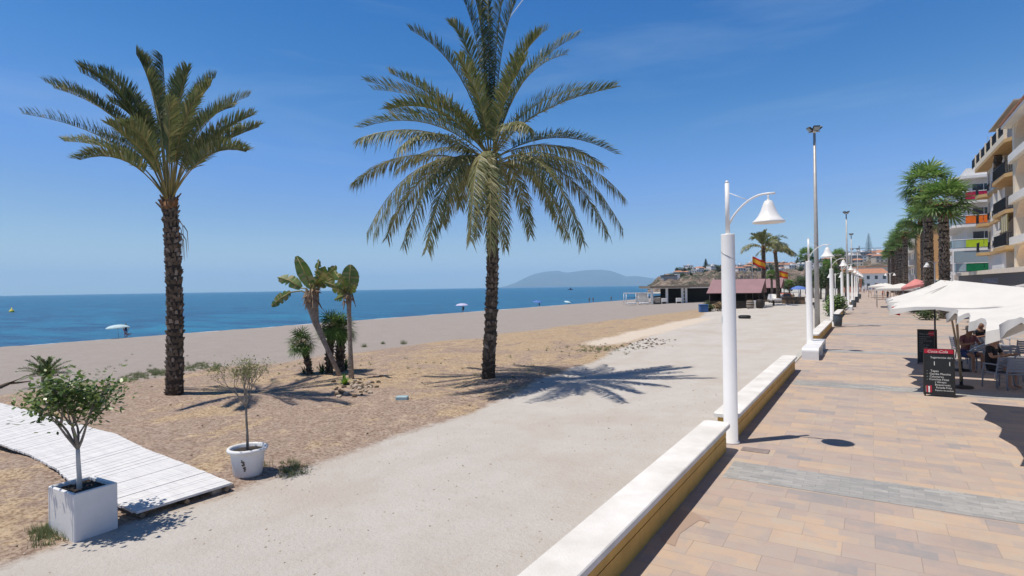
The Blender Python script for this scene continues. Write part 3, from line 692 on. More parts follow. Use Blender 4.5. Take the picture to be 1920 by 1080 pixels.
def bird_plant(label, base, path, rad, leaves, seed, headn):
    rnd = random.Random(seed); root = thing('bird_of_paradise', label, 'tropical plant', base, 0, 'tall bird of paradise plants'); dep = base.x * -sY + base.y * cY
    pts = [at(x, y, dep=dep) - base for x, y in path]; pts[0] = Vector((0, 0, -.15))
    tr = MB(); tr.tube(pts, rad, 9)
    for i in range(len(pts) - 1):
        for k in range(7): t = k / 7; c = pts[i].lerp(pts[i + 1], t); r = lerp(rad[i], rad[i + 1], t); tr.lathe([(r * .95, -.02), (r * 1.12, 0), (r * .95, .02)], 9, c)
    tr.build('stem', 'banana_stem', root)
    hd = MB(); top = pts[-1]; tp = pts[-2]
    for k in range(headn):
        a = rnd.uniform(0, 6.28); t = rnd.random(); c = tp.lerp(top, t); e = Vector((math.cos(a), math.sin(a), 0)); c = c + e * rad[-1] * .6
        hd.tube([c, c + e * .10 + Vector((0, 0, .12)), c + e * rnd.uniform(.10, .28) + Vector((0, 0, rnd.uniform(-.35, .25)))], [.05, .045, .012], 4)
    hd.build('dead_sheaths', 'banana_dead', root)
    lv = MB(); vx = Vector((cY, sY, 0)); fw = Vector((-sY, cY, 0))
    for (x0, y0, x1, y1, ww, tears, bend, dd, ang) in leaves:
        o = at(x0, y0, dep=dep) - base; e = at(x1, y1, dep=dep + dd) - base; d = e - o; l = d.length; d = (d + Vector((0, 0, bend * l))).normalized()
        lv.tube([top - Vector((0, 0, .15)), (top + o) / 2 + Vector((0, 0, .06)), o], [.035, .03, .028], 5, 2)
        perp = Vector((0, 0, 1)).cross(fw); sv = (vx * math.cos(R(ang)) + Vector((0, 0, 1)) * math.sin(R(ang)))
        paddle(lv, o, d, l, ww * 1.35, rnd, sv + fw * .25, tears, bend)
    lv.build('leaves', ['banana_leaf', 'frond_olive', 'rachis'], root); return root
bD = gp(640, 704)
bird_plant('leaning bird of paradise plant with broad torn leaves, left of the two', bD, [(640, 704), (612, 650), (592, 605), (586, 575), (585, 548)], [.085, .09, .13, .22, .20],
           [(585, 540, 556, 480, .42, .05, 0, .1, -28), (592, 530, 598, 486, .22, .6, 0, .2, 20), (594, 534, 632, 497, .40, .75, .06, -.3, -50), (564, 540, 514, 514, .40, .25, .28, .2, 70), (545, 548, 514, 572, .32, .3, .25, -.2, 60), (580, 532, 575, 500, .22, .3, 0, .5, 0), (598, 535, 628, 520, .30, .6, .1, .6, 60), (590, 535, 610, 500, .34, .4, 0, -.5, -20), (586, 540, 566, 512, .34, .3, .1, .7, 30), (596, 540, 640, 512, .34, .6, .15, .2, -60)], 41, 70)
bE = gp(659, 710)
bird_plant('straight thin stemmed bird of paradise plant, right of the two', bE, [(659, 710), (657, 660), (655, 610), (654, 570), (654, 552)], [.11, .085, .08, .085, .085],
           [(655, 548, 657, 496, .52, .12, 0, .0, -12), (652, 545, 626, 508, .30, .35, 0, .3, 40), (650, 545, 608, 528, .30, .9, .05, -.2, 60), (652, 552, 628, 562, .26, .4, .15, .1, 70), (654, 550, 660, 520, .30, .2, 0, .5, -20), (648, 548, 640, 515, .30, .5, 0, -.3, 30), (655, 548, 668, 508, .36, .3, .05, .3, -30), (650, 550, 622, 540, .28, .5, .1, -.4, 70), (656, 552, 664, 530, .28, .4, .2, -.6, -50)], 42, 10)
hb = MB(); rnd = random.Random(5); c0 = at(668, 572, dep=bE.x * -sY + bE.y * cY)
# spiky rosettes
def rosette(name, label, base, n, l, mats, seed, w=.05, lo=.15, hi=1.4, cat='plant', group=None, curve=.25):
    rnd = random.Random(seed); mb = MB()
    for k in range(n):
        a = k * 2.399; el = lerp(hi, lo, k / n); d = Vector((math.cos(a) * math.cos(el), math.sin(a) * math.cos(el), math.sin(el))); s_ = Vector((-math.sin(a), math.cos(a), 0)) * w * .5
        ll = l * rnd.uniform(.8, 1.1); p1 = d * ll * .5; p2 = d * ll - Vector((0, 0, curve * ll * math.cos(el)))
        i = [mb.V(x) for x in (-s_ * .6, s_ * .6, p1 + s_, p1 - s_, p2)]; m_ = 0 if rnd.random() < .7 else 1; mb.Fc((i[0], i[1], i[2], i[3]), m_); mb.Fc((i[3], i[2], i[4]), m_)
    return tag(mb.build(name, mats, None, base), label, cat, group)
rosette('agave', 'dark spiky plant at the foot of the lone dwarf fan palm', gp(570, 701), 20, .42, ['frond_dark', 'fan_dark'], 51, .035)
rosette('agave', 'larger dark spiky plant left of the leaning stem base', gp(604, 701), 34, .55, ['frond_dark', 'fan_green'], 52, .05)
rosette('agave', 'spiky plant in the shade between the two tall stems', gp(648, 694), 34, .7, ['frond_dark', 'fan_dark'], 53, .05)
rosette('young_plant', 'small bright yellow green plant in front of the straight stem', gp(646, 722), 26, .42, ['bright_leaf', 'fan_green'], 54, .08, .5, 1.5)
# cycad-like palm behind the planter tree
def cycad(base):
    root = thing('cycad', 'low dark green feathery cycad behind the square planter', 'plant', base); rnd = random.Random(61); mb = MB()
    mb2 = MB(); mb2.tube([(0, 0, -.1), (0, 0, .35)], [.2, .18], 10); mb2.build('trunk', 'palm_boot', root)
    for k in range(30):
        a = k * 2.399; el = lerp(1.2, -.05, k / 30); l = 1.05 * rnd.uniform(.85, 1.1); d = Vector((math.cos(a) * math.cos(el), math.sin(a) * math.cos(el), math.sin(el))); B = Vector((0, 0, .35))
        T = B + d * l - Vector((0, 0, .15)); Cc = B + d * l * .5 + Vector((0, 0, .15)); frond(mb, B, Cc, T, rnd, .17, 34, .05, (0, 1), .012, .3, 1, .02, .022)
    mb.build('crown', ['frond_dark', 'fan_green', 'rachis'], root)
cycad(gp(88, 722))
# fallen branch
mb = MB(); pts = [gp(x, y) + Vector((0, 0, .06)) for x, y in ((-40, 745), (0, 728), (16, 721), (34, 720), (58, 717))]
mb.tube(pts, [.09, .08, .06, .04, .02], 6); mb.tube([pts[2], pts[2] + Vector((.3, .5, .25))], [.04, .01], 5)
tag(mb.build('fallen_branch', 'debris'), 'dark fallen branch lying on the sand left of the cycad', 'branch')

# ================================================================== SMALL TREES IN POTS
def grow(tr, lv, p, d, l, r, depth, rnd, leaf, tips, spread=.7, upb=.15):
    n = 3; pts = [p]; dd = d.copy()
    for i in range(n):
        dd = (dd + Vector((rnd.uniform(-.2, .2), rnd.uniform(-.2, .2), rnd.uniform(-.05, .2)))).normalized(); pts.append(pts[-1] + dd * l / n)
    tr.tube(pts, [r, r * .88, r * .78, r * .66], 6 if r > .01 else 4, cap=depth == 0)
    if depth == 1 and leaf: tips.append((pts[-1], dd)); tips.append((pts[-2], dd))
    if depth == 0: tips.append((pts[-1], dd)); tips.append((pts[-2], dd)); return
    for k in range(rnd.choice((2, 3, 3))):
        e = Vector((rnd.uniform(-1, 1), rnd.uniform(-1, 1), rnd.uniform(-.3, .8))); e = (dd + e * spread + Vector((0, 0, upb))).normalized()
        grow(tr, lv, pts[-1] if k < 2 else pts[-2], e, l * rnd.uniform(.62, .85), r * .62, depth - 1, rnd, leaf, tips, spread, upb)
def leaf_face(mb, p, rnd, s, mi=0, asp=.55):
    d = Vector((rnd.uniform(-1, 1), rnd.uniform(-1, 1), rnd.uniform(-.6, .6))).normalized(); n = Vector((rnd.uniform(-.6, .6), rnd.uniform(-.6, .6), 1)).normalized()
    s_ = d.cross(n).normalized() * s * asp * .5; d = d * s
    i = [mb.V(x) for x in (p, p + d * .3 + s_ * .85, p + d * .65 + s_ * .8, p + d, p + d * .65 - s_ * .8, p + d * .3 - s_ * .85)]
    mb.Fc(i, mi)
def pot_tree(label, base, fork, rad, n0, l0, depth, leafn, leafs, mats, seed, barks, spread=.75, sp_r=.12, group=None, lean=0):
    rnd = random.Random(seed); root = thing('small_tree', label, 'tree', base, 0, group); tr = MB(); lv = MB(); tips = []; f = fork - base
    tr.tube([(0, 0, -.1), f * .35 + Vector((.01, 0, 0)), f * .7, f], [rad, rad * .85, rad * .75, rad * .7], 9, 1)
    for k in range(n0):
        a = 2 * math.pi * k / n0 + rnd.uniform(-.3, .3); d = Vector((math.cos(a) * .62, math.sin(a) * .62, .85)) - Vector((cY, sY, 0)) * lean
        grow(tr, lv, f, d.normalized(), l0 * rnd.uniform(.8, 1.1), rad * .55, depth, rnd, leafn > 2000, tips, spread)
    per = max(1, int(leafn / len(tips)))
    for p, d in tips:
        for k in range(per):
            q_ = p + Vector((rnd.gauss(0, sp_r), rnd.gauss(0, sp_r), rnd.gauss(0, sp_r * .8)))
            leaf_face(lv, q_, rnd, leafs * rnd.uniform(.7, 1.2), 0 if rnd.random() < .7 else 1)
    tr.build('trunk', [barks[0], barks[1]], root); lv.build('foliage', mats, root); return root
# square planter
pc = [gp(102, 992), gp(140, 1019), gp(222, 990)]
e1 = (pc[2] - pc[1]); e1.z = 0; wdt = e1.length; ang = math.atan2(e1.y, e1.x); e2 = (pc[0] - pc[1]); e2.z = 0; dpt = e2.length
pb = pc[1].copy(); pb.z = gz(pb.x, pb.y) - .02
pr = thing('square_planter', 'white square concrete planter box holding a leafy tree, beside the boardwalk', 'planter', pb, ang, 'white planters on the sand')
w_, d_, h_ = wdt, max(.38, dpt), .67
mb = MB(); t_ = .045
for (a, b_, c_, d__) in ((0, w_, 0, t_), (0, w_, d_ - t_, d_), (0, t_, t_, d_ - t_), (w_ - t_, w_, t_, d_ - t_)): mb.rbox(a, b_, c_, d__, 0, h_, .012)
mb.box(t_, w_ - t_, t_, d_ - t_, 0, .05); mb.build('box', 'white_paint', pr)
mb = MB(); n = 14; gr = [[mb.V((lerp(t_, w_ - t_, i / n), lerp(t_, d_ - t_, j / n), h_ - .05 + .02 * noise.noise(Vector((i * .8, j * .8, 0))))) for i in range(n + 1)] for j in range(n + 1)]
for j in range(n):
    for i in range(n): mb.Fc((gr[j][i], gr[j][i + 1], gr[j + 1][i + 1], gr[j + 1][i]))
mb.build('soil', 'soil', pr)
Rm = Matrix.Rotation(ang, 3, 'Z'); tb = pb + Rm @ Vector((w_ * .42, d_ * .5, h_ - .06)); tdep = tb.x * -sY + tb.y * cY
pot_tree('leafy young tree with a white painted trunk, growing in the square planter', tb, at(146, 842, dep=tdep), .036, 6, .40, 3, 2300, .082, ['leaf_ficus', 'fan_mid'], 73, ('bark_grey', 'bark_white'), 1.05, .12, 'small trees in white planters', lean=.30)
# round pot
pp = gp(465, 889); pp.z = gz(pp.x, pp.y) - .01
pr = thing('round_pot', 'white round plastic pot with a chipped dark patch, holding a sparse tree', 'planter', pp, 0, 'white planters on the sand')
mb = MB(); mb.lathe([(.0, 0), (.225, 0), (.24, .04), (.285, .40), (.288, .43), (.335, .44), (.345, .47), (.335, .50), (.30, .505), (.285, .48), (.27, .40)], 40)
mb.build('pot_shell', 'white_paint', pr)
mb = MB(); mb.lathe([(0, .445), (.12, .45), (.28, .435)], 24); mb.build('soil', 'soil', pr)
mb = MB(); rnd = random.Random(3)
v_ = -Vector((pp.x, pp.y, 0)).normalized(); a0 = math.atan2(v_.y, v_.x) - .30
for k in range(16):
    a = a0 + rnd.uniform(-.10, .10) + .05 * k / 16; z = .33 - .012 * k + rnd.uniform(-.01, .01); rr = lerp(.24, .285, z / .4) + .0025
    wA = rnd.uniform(.03, .08); hz = rnd.uniform(.008, .018)
    P = [(rr * math.cos(a + s * wA), rr * math.sin(a + s * wA), z + t * hz) for s, t in ((-1, -.6), (.7, -1), (1, .5), (-.6, 1))]; mb.quad(*P)
mb.build('chipped_patch', 'debris', pr)
td = pp.x * -sY + pp.y * cY
pot_tree('spindly half bare little tree with pale yellow green leaves, in the round pot', pp + Vector((0, 0, .44)), at(461, 762, dep=td), .026, 4, .27, 4, 1500, .042, ['leaf_sparse', 'frond_olive'], 84, ('bark_grey', 'bark_grey'), .75, .08, 'small trees in white planters')

# boardwalk
Lp = [(255, 960), (139, 908), (103, 877), (53, 849), (0, 828), (-60, 806), (-140, 782)]
Rp = [(435, 905), (347, 869), (275, 842), (217, 811), (183, 801), (100, 776), (0, 749)]
zt = -.16
def res(P, z): return [at(x, y, z) for x, y in P]
LL, RR = res(Lp, zt), res(Rp, zt)
for i in range(len(LL)):
    for P in (LL, RR): P[i].z = zt - .05 * max(0, (i - 2)) * .5
def along(P, t):
    seg = [(P[i + 1] - P[i]).length for i in range(len(P) - 1)]; tot = sum(seg); d = t * tot
    for i, s_ in enumerate(seg):
        if d <= s_: return P[i].lerp(P[i + 1], d / s_)
        d -= s_
    return P[-1].copy()
bw = thing('boardwalk', 'white painted wooden boardwalk snaking over the sand towards the sea', 'boardwalk', LL[0] - Vector((0, 0, .1)))
mb = MB(); rnd = random.Random(8); NP = 128; off = bw.location
for k in range(NP):
    a, b_ = k / NP, (k + .955 - (.02 if k % 4 == 0 else 0)) / NP; dz = rnd.uniform(-.003, .003) + (.0 if k % 9 else .004)
    q = [along(LL, a), along(RR, a), along(RR, b_), along(LL, b_)]; e = (q[1] - q[0]).normalized(); j1 = rnd.uniform(-.012, .012)
    q[0] = q[0] + e * j1; q[3] = q[3] + e * j1; q[1] = q[1] + e * rnd.uniform(-.012, .012)
    tp = [p - off + Vector((0, 0, dz)) for p in q]; bt = [p - Vector((0, 0, .035)) for p in tp]; iT = [mb.V(p) for p in tp]; iB = [mb.V(p) for p in bt]
    mb.Fc(iT[::-1]); mb.Fc(iB)
    for s_ in range(4): mb.Fc((iT[s_], iT[(s_ + 1) % 4], iB[(s_ + 1) % 4], iB[s_]))
mb.build('planks', 'white_board', bw)
for f_ in (.06, .5, .94):
    mb = MB(); prev = None; pts = [along(LL, t / 20).lerp(along(RR, t / 20), f_) - off - Vector((0, 0, .085)) for t in range(21)]
    mb.tube(pts, .045, 4); mb.build('joist', 'old_wood', bw)
mb = MB(); s0 = gp(392, 926); s1 = gp(432, 912); dv = (s1 - s0); aa = math.atan2(dv.y, dv.x)
mb.rbox(0, .40, -.09, .11, -.03, .075, .015); o = mb.build('stone_slab', 'stone_bits', None, s0); o.rotation_euler = (0, 0, aa); tag(o, 'small stone slab propping the near right corner of the boardwalk', 'stone')
s0 = gp(262, 966); mb = MB(); mb.rbox(0, .55, -.03, .12, -.05, .075, .02); o = mb.build('wood_block', 'old_wood', None, s0); o.rotation_euler = (0, 0, aa); tag(o, 'brown wood block under the near left corner of the boardwalk', 'wood block')

# valve lid + rubble
vp = gp(754, 749); o = MB(); o.rbox(-.17, .17, -.12, .12, -.02, .10, .015); o = o.build('valve_box', ['valve_lid'], None, vp); o.rotation_euler = (0, 0, R(30)); tag(o, 'small pale green valve box lid set in the soil', 'valve box')
rnd = random.Random(9); mb = MB(); rc = gp(668, 728)
for k in range(110):
    p = gp(rnd.gauss(672, 20), rnd.gauss(725, 6)); s_ = rnd.uniform(.02, .10); mb.blob((p.x - rc.x, p.y - rc.y, p.z - rc.z + s_ * .3), s_, k, .5, k % 2, 1, (1, rnd.uniform(.6, 1.2), .6))
tag(mb.build('rubble', ['rubble', 'debris'], None, rc), 'heap of broken earth and stones around the foot of the bird of paradise', 'rubble', kind='stuff')
mb = MB(); rc = gp(640, 742)
for k in range(14):
    p = gp(rnd.gauss(638, 7), rnd.gauss(738, 4)); s_ = rnd.uniform(.05, .12); mb.blob((p.x - rc.x, p.y - rc.y, p.z - rc.z + s_ * .4), s_, k, .6, k % 2, 1, (1, 1, .6))
tag(mb.build('rock_heap', ['rubble', 'debris'], None, rc), 'small pile of pale rocks below the yellow green plant', 'rocks', kind='stuff')
# scattered bits: clods, straw, weeds
rnd = random.Random(10); mb = MB()
def tuft(mb, p, n, l, w, rnd, spread=.7, mi=0):
    for k in range(n):
        a = rnd.uniform(0, 6.28); t = rnd.uniform(.1, spread); d = Vector((math.cos(a) * t, math.sin(a) * t, 1)).normalized() * l * rnd.uniform(.5, 1.1); s_ = Vector((-math.sin(a), math.cos(a), 0)) * w * .5
        q_ = Vector(p) + Vector((rnd.gauss(0, l * .25), rnd.gauss(0, l * .25), -.01)); mb.Fc([mb.V(q_ - s_), mb.V(q_ + s_), mb.V(q_ + d)], mi)
for k in range(900):
    X = rnd.uniform(-24, -8.7); Y = rnd.uniform(1.5, 34)
    if noise.noise(Vector((X * .5, Y * .5, 2))) < -.05: continue
    s_ = rnd.uniform(.008, .035) * rnd.uniform(.5, 1.3)
    mb.blob((X, Y, gz(X, Y) + s_ * .3), s_, k, .5, 0 if rnd.random() < .6 else 1, 1, (1, rnd.uniform(.6, 1.3), .55))
for k in range(120):
    X = rnd.uniform(-11.2, -9.5) ; Y = rnd.uniform(28, 34); 
    s_ = rnd.uniform(.03, .09); mb.blob((X - .3, Y, gz(X, Y) + .01), s_, k, .5, 0, 1, (1, 1, .5))
tag(mb.build('soil_clods', ['debris', 'rubble']), 'dry clods and pebbles strewn over the sandy soil', 'clods', kind='stuff')
mb = MB()
for k in range(700):
    X = rnd.uniform(-8.9, -2.9); Y = rnd.uniform(1.5, 22) ** 1.0; s_ = rnd.uniform(.005, .016) * (1.6 if k % 20 == 0 else 1)
    mb.blob((X, Y, gz(X, Y) + s_ * .3), s_, k, .5, k % 2, 1, (1, rnd.uniform(.7, 1.3), .6))
tag(mb.build('path_pebbles', ['stone_bits', 'rubble']), 'tiny pebbles scattered on the dirt path', 'pebbles', kind='stuff')
mb = MB()
for k in range(4200):
    X = rnd.uniform(-25, -8.9); Y = rnd.uniform(1.0, 40)
    if noise.noise(Vector((X * .8, Y * .5, 15))) < rnd.uniform(-.35, .25): continue
    if abs(Y - 5.6) < 1.6 and X > -17: continue
    tuft(mb, (X, Y, gz(X, Y)), 6, rnd.uniform(.02, .06), .007, rnd, 2.2)
tag(mb.build('dry_grass', ['straw']), 'short straw coloured dry grass tufts on the sandy soil', 'grass', kind='stuff')
mb = MB()
for k in range(620):
    r_ = rnd.random()
    if r_ < .62: cx_, cy_ = rnd.choice(((238, 712), (262, 704), (292, 698), (296, 700), (352, 692), (376, 686), (402, 690))); p = gp(rnd.gauss(cx_, 9), rnd.gauss(cy_, 3))
    elif r_ < .64: p = gp(rnd.gauss(375, 18), rnd.gauss(686, 4))
    elif r_ < .8: p = gp(rnd.gauss(1120, 35), rnd.gauss(655, 4))
    elif r_ < .84: p = gp(rnd.gauss(85, 16), rnd.gauss(1000, 9))
    elif r_ < .88: p = gp(rnd.gauss(545, 18), rnd.gauss(880, 6))
    else: p = gp(rnd.uniform(180, 1000), rnd.gauss(690, 12))
    if abs(p.y - 5.6) < 1.2 and p.x > -17 and r_ < .6: continue
    tuft(mb, p, 24, rnd.uniform(.07, .20), .011, rnd, 1.1)
tag(mb.build('weeds', ['weed']), 'grey green weeds growing low on the sandy soil', 'weeds', kind='stuff')
for (x, y, s_, lab) in ((682, 651, .35, 'dry grass tuft just right of the palm clump on the beach edge'), (718, 645, .25, 'small dry grass tuft between two others on the beach edge'), (757, 645, .38, 'upright dry grass tuft on the beach edge, rightmost of three')):
    mb = MB(); p = gp(x, y); tuft(mb, (0, 0, 0), 130, s_, .014, rnd, .7); tag(mb.build('grass_tuft', 'weed', None, p), lab, 'grass tuft')

# ================================================================== PROMENADE EDGE
XC = (-2.64, -2.18)                    # bench wall cap edges in X
def bench_wall(ya, yb, label, ra=True):
    root = thing('bench_wall', label, 'low wall', (-2.41, ya, 0), 0, 'ochre walls with white cap along the promenade')
    L_ = yb - ya; mb = MB(); hw = .235
    def outline(y0, y1, hw, r):
        P = []
        for k in range(7): a = math.pi / 2 * k / 6; P.append((hw - r + r * math.sin(a) , y0 + r - r * math.cos(a)))
        for k in range(7): a = math.pi / 2 * k / 6; P.append((hw - r + r * math.cos(a), y1 - r + r * math.sin(a)))
        Q = [(-x, y) for x, y in P[::-1]]; return P + Q
    def wave(y): return .004 * math.sin(y * 2.1)
    z0, z1 = .425, .50
    O = outline(0, L_, hw, .10); O2 = outline(.012, L_ - .012, hw - .012, .09)
    a = [mb.V((x, y, z0)) for x, y in O]; b = [mb.V((x, y, z1 - .012)) for x, y in O]; c = [mb.V((x, y, z1)) for x, y in O2]; n = len(O)
    for A, B in ((a, b), (b, c)):
        for i in range(n): mb.Fc((A[i], A[(i + 1) % n], B[(i + 1) % n], B[i]))
    mb.Fc(c); mb.Fc(a[::-1]); mb.build('cap', 'wall_cap', root)
    mb = MB(); mb.box(-.16, .165, .08, L_ - .08, -.35, .235); mb.box(-.16, .15, .09, L_ - .09, .235, .25); mb.box(-.16, .165, .08, L_ - .08, .25, .427); mb.build('body', 'ochre_paint', root); return root
bench_wall(-4, 10.85, 'nearest ochre wall with a white rounded cap, running out of the frame bottom')
bench_wall(11.5, 21.85, 'ochre wall with a white cap just behind the nearest lamp')
bench_wall(31.3, 43.9, 'third ochre wall with white cap, ending at the first grey bin')
bench_wall(50, 61.5, 'fourth ochre wall with white cap, short stretch beyond the first grey bin')
bench_wall(84, 94, 'farthest ochre wall with white cap, near the last grey bins')
def bench_block(ya, yb, x0, x1, label):
    root = thing('concrete_bench', label, 'bench', ((x0 + x1) / 2, ya, 0), 0, 'white concrete benches'); L_ = yb - ya; hw = (x1 - x0) / 2
    mb = MB(); r = .14; prof = [(0, 0)]                          # (y,z) outline of a bridge shaped bench
    for k in range(7): a = math.pi / 2 * k / 6; prof.append((r - r * math.cos(a), .46 - r + r * math.sin(a)))
    for k in range(7): a = math.pi / 2 * k / 6; prof.append((L_ - r + r * math.sin(a), .46 - r + r * math.cos(a)))
    prof.append((L_, 0)); inn = [(L_ - .14, 0), (L_ - .14, .22)]
    inn = [(L_ - .20, 0)] + [(L_ - .20 - .10 + .10 * math.cos(a * math.pi / 8), .24 + .10 * math.sin(a * math.pi / 8)) for a in range(5)] + [(.20 + .10 - .10 * math.sin(a * math.pi / 8), .24 + .10 * math.cos(a * math.pi / 8)) for a in range(5)] + [(.20, 0)]
    O = prof + inn
    A = [mb.V((-hw, y, z)) for y, z in O]; B = [mb.V((hw, y, z)) for y, z in O]; n = len(O)
    for i in range(n): mb.Fc((A[i], B[i], B[(i + 1) % n], A[(i + 1) % n]))
    mb.Fc(B); mb.Fc(A[::-1]); mb.build('seat_block', 'white_paint', root)
bench_block(24.9, 27.0, -2.32, -1.74, 'white concrete bench with rounded ends, nearer of the touching pair by the second lamp')
bench_block(27.05, 29.3, -2.34, -1.76, 'white concrete bench with rounded ends, farther of the touching pair by the second lamp')
bench_block(70.5, 73.5, -2.32, -1.7, 'small distant white concrete bench beyond the fourth ochre wall')
# bell lamps
def bell_lamp(p, ang, label):
    root = thing('bell_lamp', label, 'street lamp', p, ang, 'white bell lamps along the promenade')
    mb = MB(); mb.lathe([(.10, 0), (.155, 0), (.155, .03), (.128, .05), (.125, 3.92), (.122, 3.94), (0, 3.945)], 28); mb.build('column', 'white_metal', root)
    mb = MB(); mb.tube([(.03, .0, .02), (.03, .0, .42)], [.14, .125], 20)
    mb = MB(); mb.tube([(0, 0, 3.93), (0, 0, 4.9)], .04, 12); mb.tube([(0, 0, 4.9), (0, 0, 4.95)], [.04, .02], 12); mb.build('mast', 'white_metal', root)
    mb = MB(); pts = [(.03, 0, 4.25)] + [(.04 + .72 * math.sin(a * math.pi / 20), 0, 4.20 + .43 * (1 - math.cos(a * math.pi / 20)) / 1 * 0 + .42 * math.sin(a * math.pi / 20 * 1.0) ** .8) for a in range(1, 11)]
    pts = [(.03 + .70 * (t / 10), 0, 4.12 + .50 * math.sin(math.pi / 2 * min(1, (t / 10) * 1.08)) ** .75) for t in range(0, 11)] + [(.86, 0, 4.615)]
    mb.tube(pts, .020, 8); mb.build('arm', 'white_metal', root)
    mb = MB(); mb.tube([(0.02, 0, 4.72), (.36, 0, 4.55)], .008, 6); mb.build('stay_rod', 'white_metal', root)
    mb = MB(); c = (.74, 0, 0); pr = [(.0, 4.49), (.055, 4.49), (.075, 4.47), (.10, 4.40), (.135, 4.30), (.175, 4.22), (.225, 4.155), (.265, 4.125), (.275, 4.10), (.27, 4.09), (.24, 4.10), (.19, 4.16), (.1, 4.3), (0, 4.36)]
    mb.lathe(pr, 28, c); mb.build('bell_shade', 'white_metal', root)
    mb = MB(); mb.tube([(.74, 0, 4.62), (.74, 0, 4.48)], .014, 8); mb.lathe([(0, 4.52), (.025, 4.52), (.03, 4.49), (0, 4.485)], 10, c); mb.build('hanger', 'white_metal', root)
    return root
LA = R(-9)
Ys = [11.35, 28.2, 45.2, 62.2, 79.2, 96.2, 113.2, 130.2, 147.2]
words = ['nearest and largest white bell lamp, between the first two ochre walls', 'second white bell lamp, behind the pair of white concrete benches', 'third white bell lamp, beside the first grey bin', 'fourth white bell lamp in the row', 'fifth white bell lamp in the row', 'sixth white bell lamp in the row', 'seventh white bell lamp in the row', 'eighth white bell lamp in the row', 'farthest white bell lamp in the row']
lp = None
for i, Y in enumerate(Ys):
    p = (-2.30 if i else -2.28, Y, 0)
    if lp is None: lp = bell_lamp(p, LA, words[0]); lk = children(lp)
    else: dup(lp, p, LA, words[i], kids=lk)
mb = MB(); prev = None
for k in range(17): a = -1.9 + 1.9 * k / 16 - LA; r_ = .1275; mb.v = mb.v
pts = [(.1265 * math.cos(a), .1265 * math.sin(a), 3.62 - .16 * k / 16) for k, a in enumerate([-2.6 + 2.2 * i / 16 for i in range(17)])]
mb.tube(pts, .006, 5); mb.build('cable_strap', 'grey_metal', lp)
def patch(a0, a1, z0, z1, r_, m, nm, par):
    mb = MB(); n = 6
    for i in range(n): p0, p1 = lerp(a0, a1, i / n), lerp(a0, a1, (i + 1) / n); mb.quad((r_ * math.cos(p0), r_ * math.sin(p0), z0), (r_ * math.cos(p1), r_ * math.sin(p1), z0), (r_ * math.cos(p1), r_ * math.sin(p1), z1), (r_ * math.cos(p0), r_ * math.sin(p0), z1))
    return mb.build(nm, m, par)
patch(-2.75, -2.35, 2.27, 2.40, .1295, 'umb_aqua', 'sticker', lp)

# double bell lamps
def double_lamp(p, sc, label):
    root = thing('double_bell_lamp', label, 'street lamp', p, 0, 'double armed bell lamps'); root.scale = (sc,) * 3
    mb = MB(); mb.tube([(0, 0, 0), (0, 0, 3.4), (0, 0, 4.5)], [.06, .05, .035], 10); mb.build('column', 'white_metal', root)
    for s_ in (-1, 1):
        mb = MB(); mb.tube([(0, 0, 4.2), (s_ * .2, 0, 4.45), (s_ * .45, 0, 4.5), (s_ * .62, 0, 4.42)], .02, 6); a = mb.build('arm', 'white_metal', root)
        mb = MB(); mb.lathe([(.05, 4.45), (.09, 4.36), (.14, 4.22), (.24, 4.06), (.25, 4.03), (.2, 4.05), (.0, 4.3)], 16, (s_ * .62, 0, 0)); mb.build('bell_shade', 'white_metal', root)
    return root
q_ = W3((1753 - 960) / F * 47, 47, 0); dl = double_lamp(q_, 1.02, 'double bell lamp hanging between the near fan palm trunks'); dl.rotation_euler = (0, 0, YAW)
q_ = W3((1669 - 960) / F * 96, 96, 0); d2 = double_lamp(q_, .98, 'small distant double bell lamp in front of the far fan palms')
q_ = gp(1567, 590); d3 = double_lamp(q_, .9, 'double bell lamp standing in a round green bush on the beach side'); d3.rotation_euler = (0, 0, YAW)
# floodlight masts
def mast(p, label):
    root = thing('floodlight_mast', label, 'light mast', p, 0, 'tall floodlight masts')
    mb = MB(); mb.tube([(0, 0, -.3), (0, 0, 6), (0, 0, 13.2)], [.17, .13, .075], 14); mb.build('pole', 'galv', root)
    mb = MB(); mb.tube([(-.35, 0, 13.1), (.35, 0, 13.1)], .03, 6); mb.tube([(0, -.3, 13.1), (0, .3, 13.1)], .03, 6); mb.build('crossbar', 'galv', root)
    for a in (.4, 2.0, 3.6, 5.2):
        mb = MB(); T = Matrix.Translation((math.cos(a) * .28, math.sin(a) * .28, 13.3)) @ Matrix.Rotation(a, 4, 'Z') @ Matrix.Rotation(R(50), 4, 'Y')
        mb.rbox(-.05, .08, -.22, .22, -.17, .17, .03, 0, T); mb.box(.075, .085, -.19, .19, -.14, .14, 1, T); mb.build('floodlight', ['black_metal', 'pale_glass'], root)
    return root
m0 = mast((-3.02, 42.6, -.2), 'nearest tall floodlight mast behind the third ochre wall'); mk = children(m0)
for dd, X, lab in ((83, -2.9, 'second floodlight mast, far down the lamp row'), (121, -3.4, 'third floodlight mast, just right of the second'), (176, -3.4, 'farthest and shortest looking floodlight mast')):
    dup(m0, (X, (dd + X * sY) / cY, -.2), .5, lab, kids=mk)
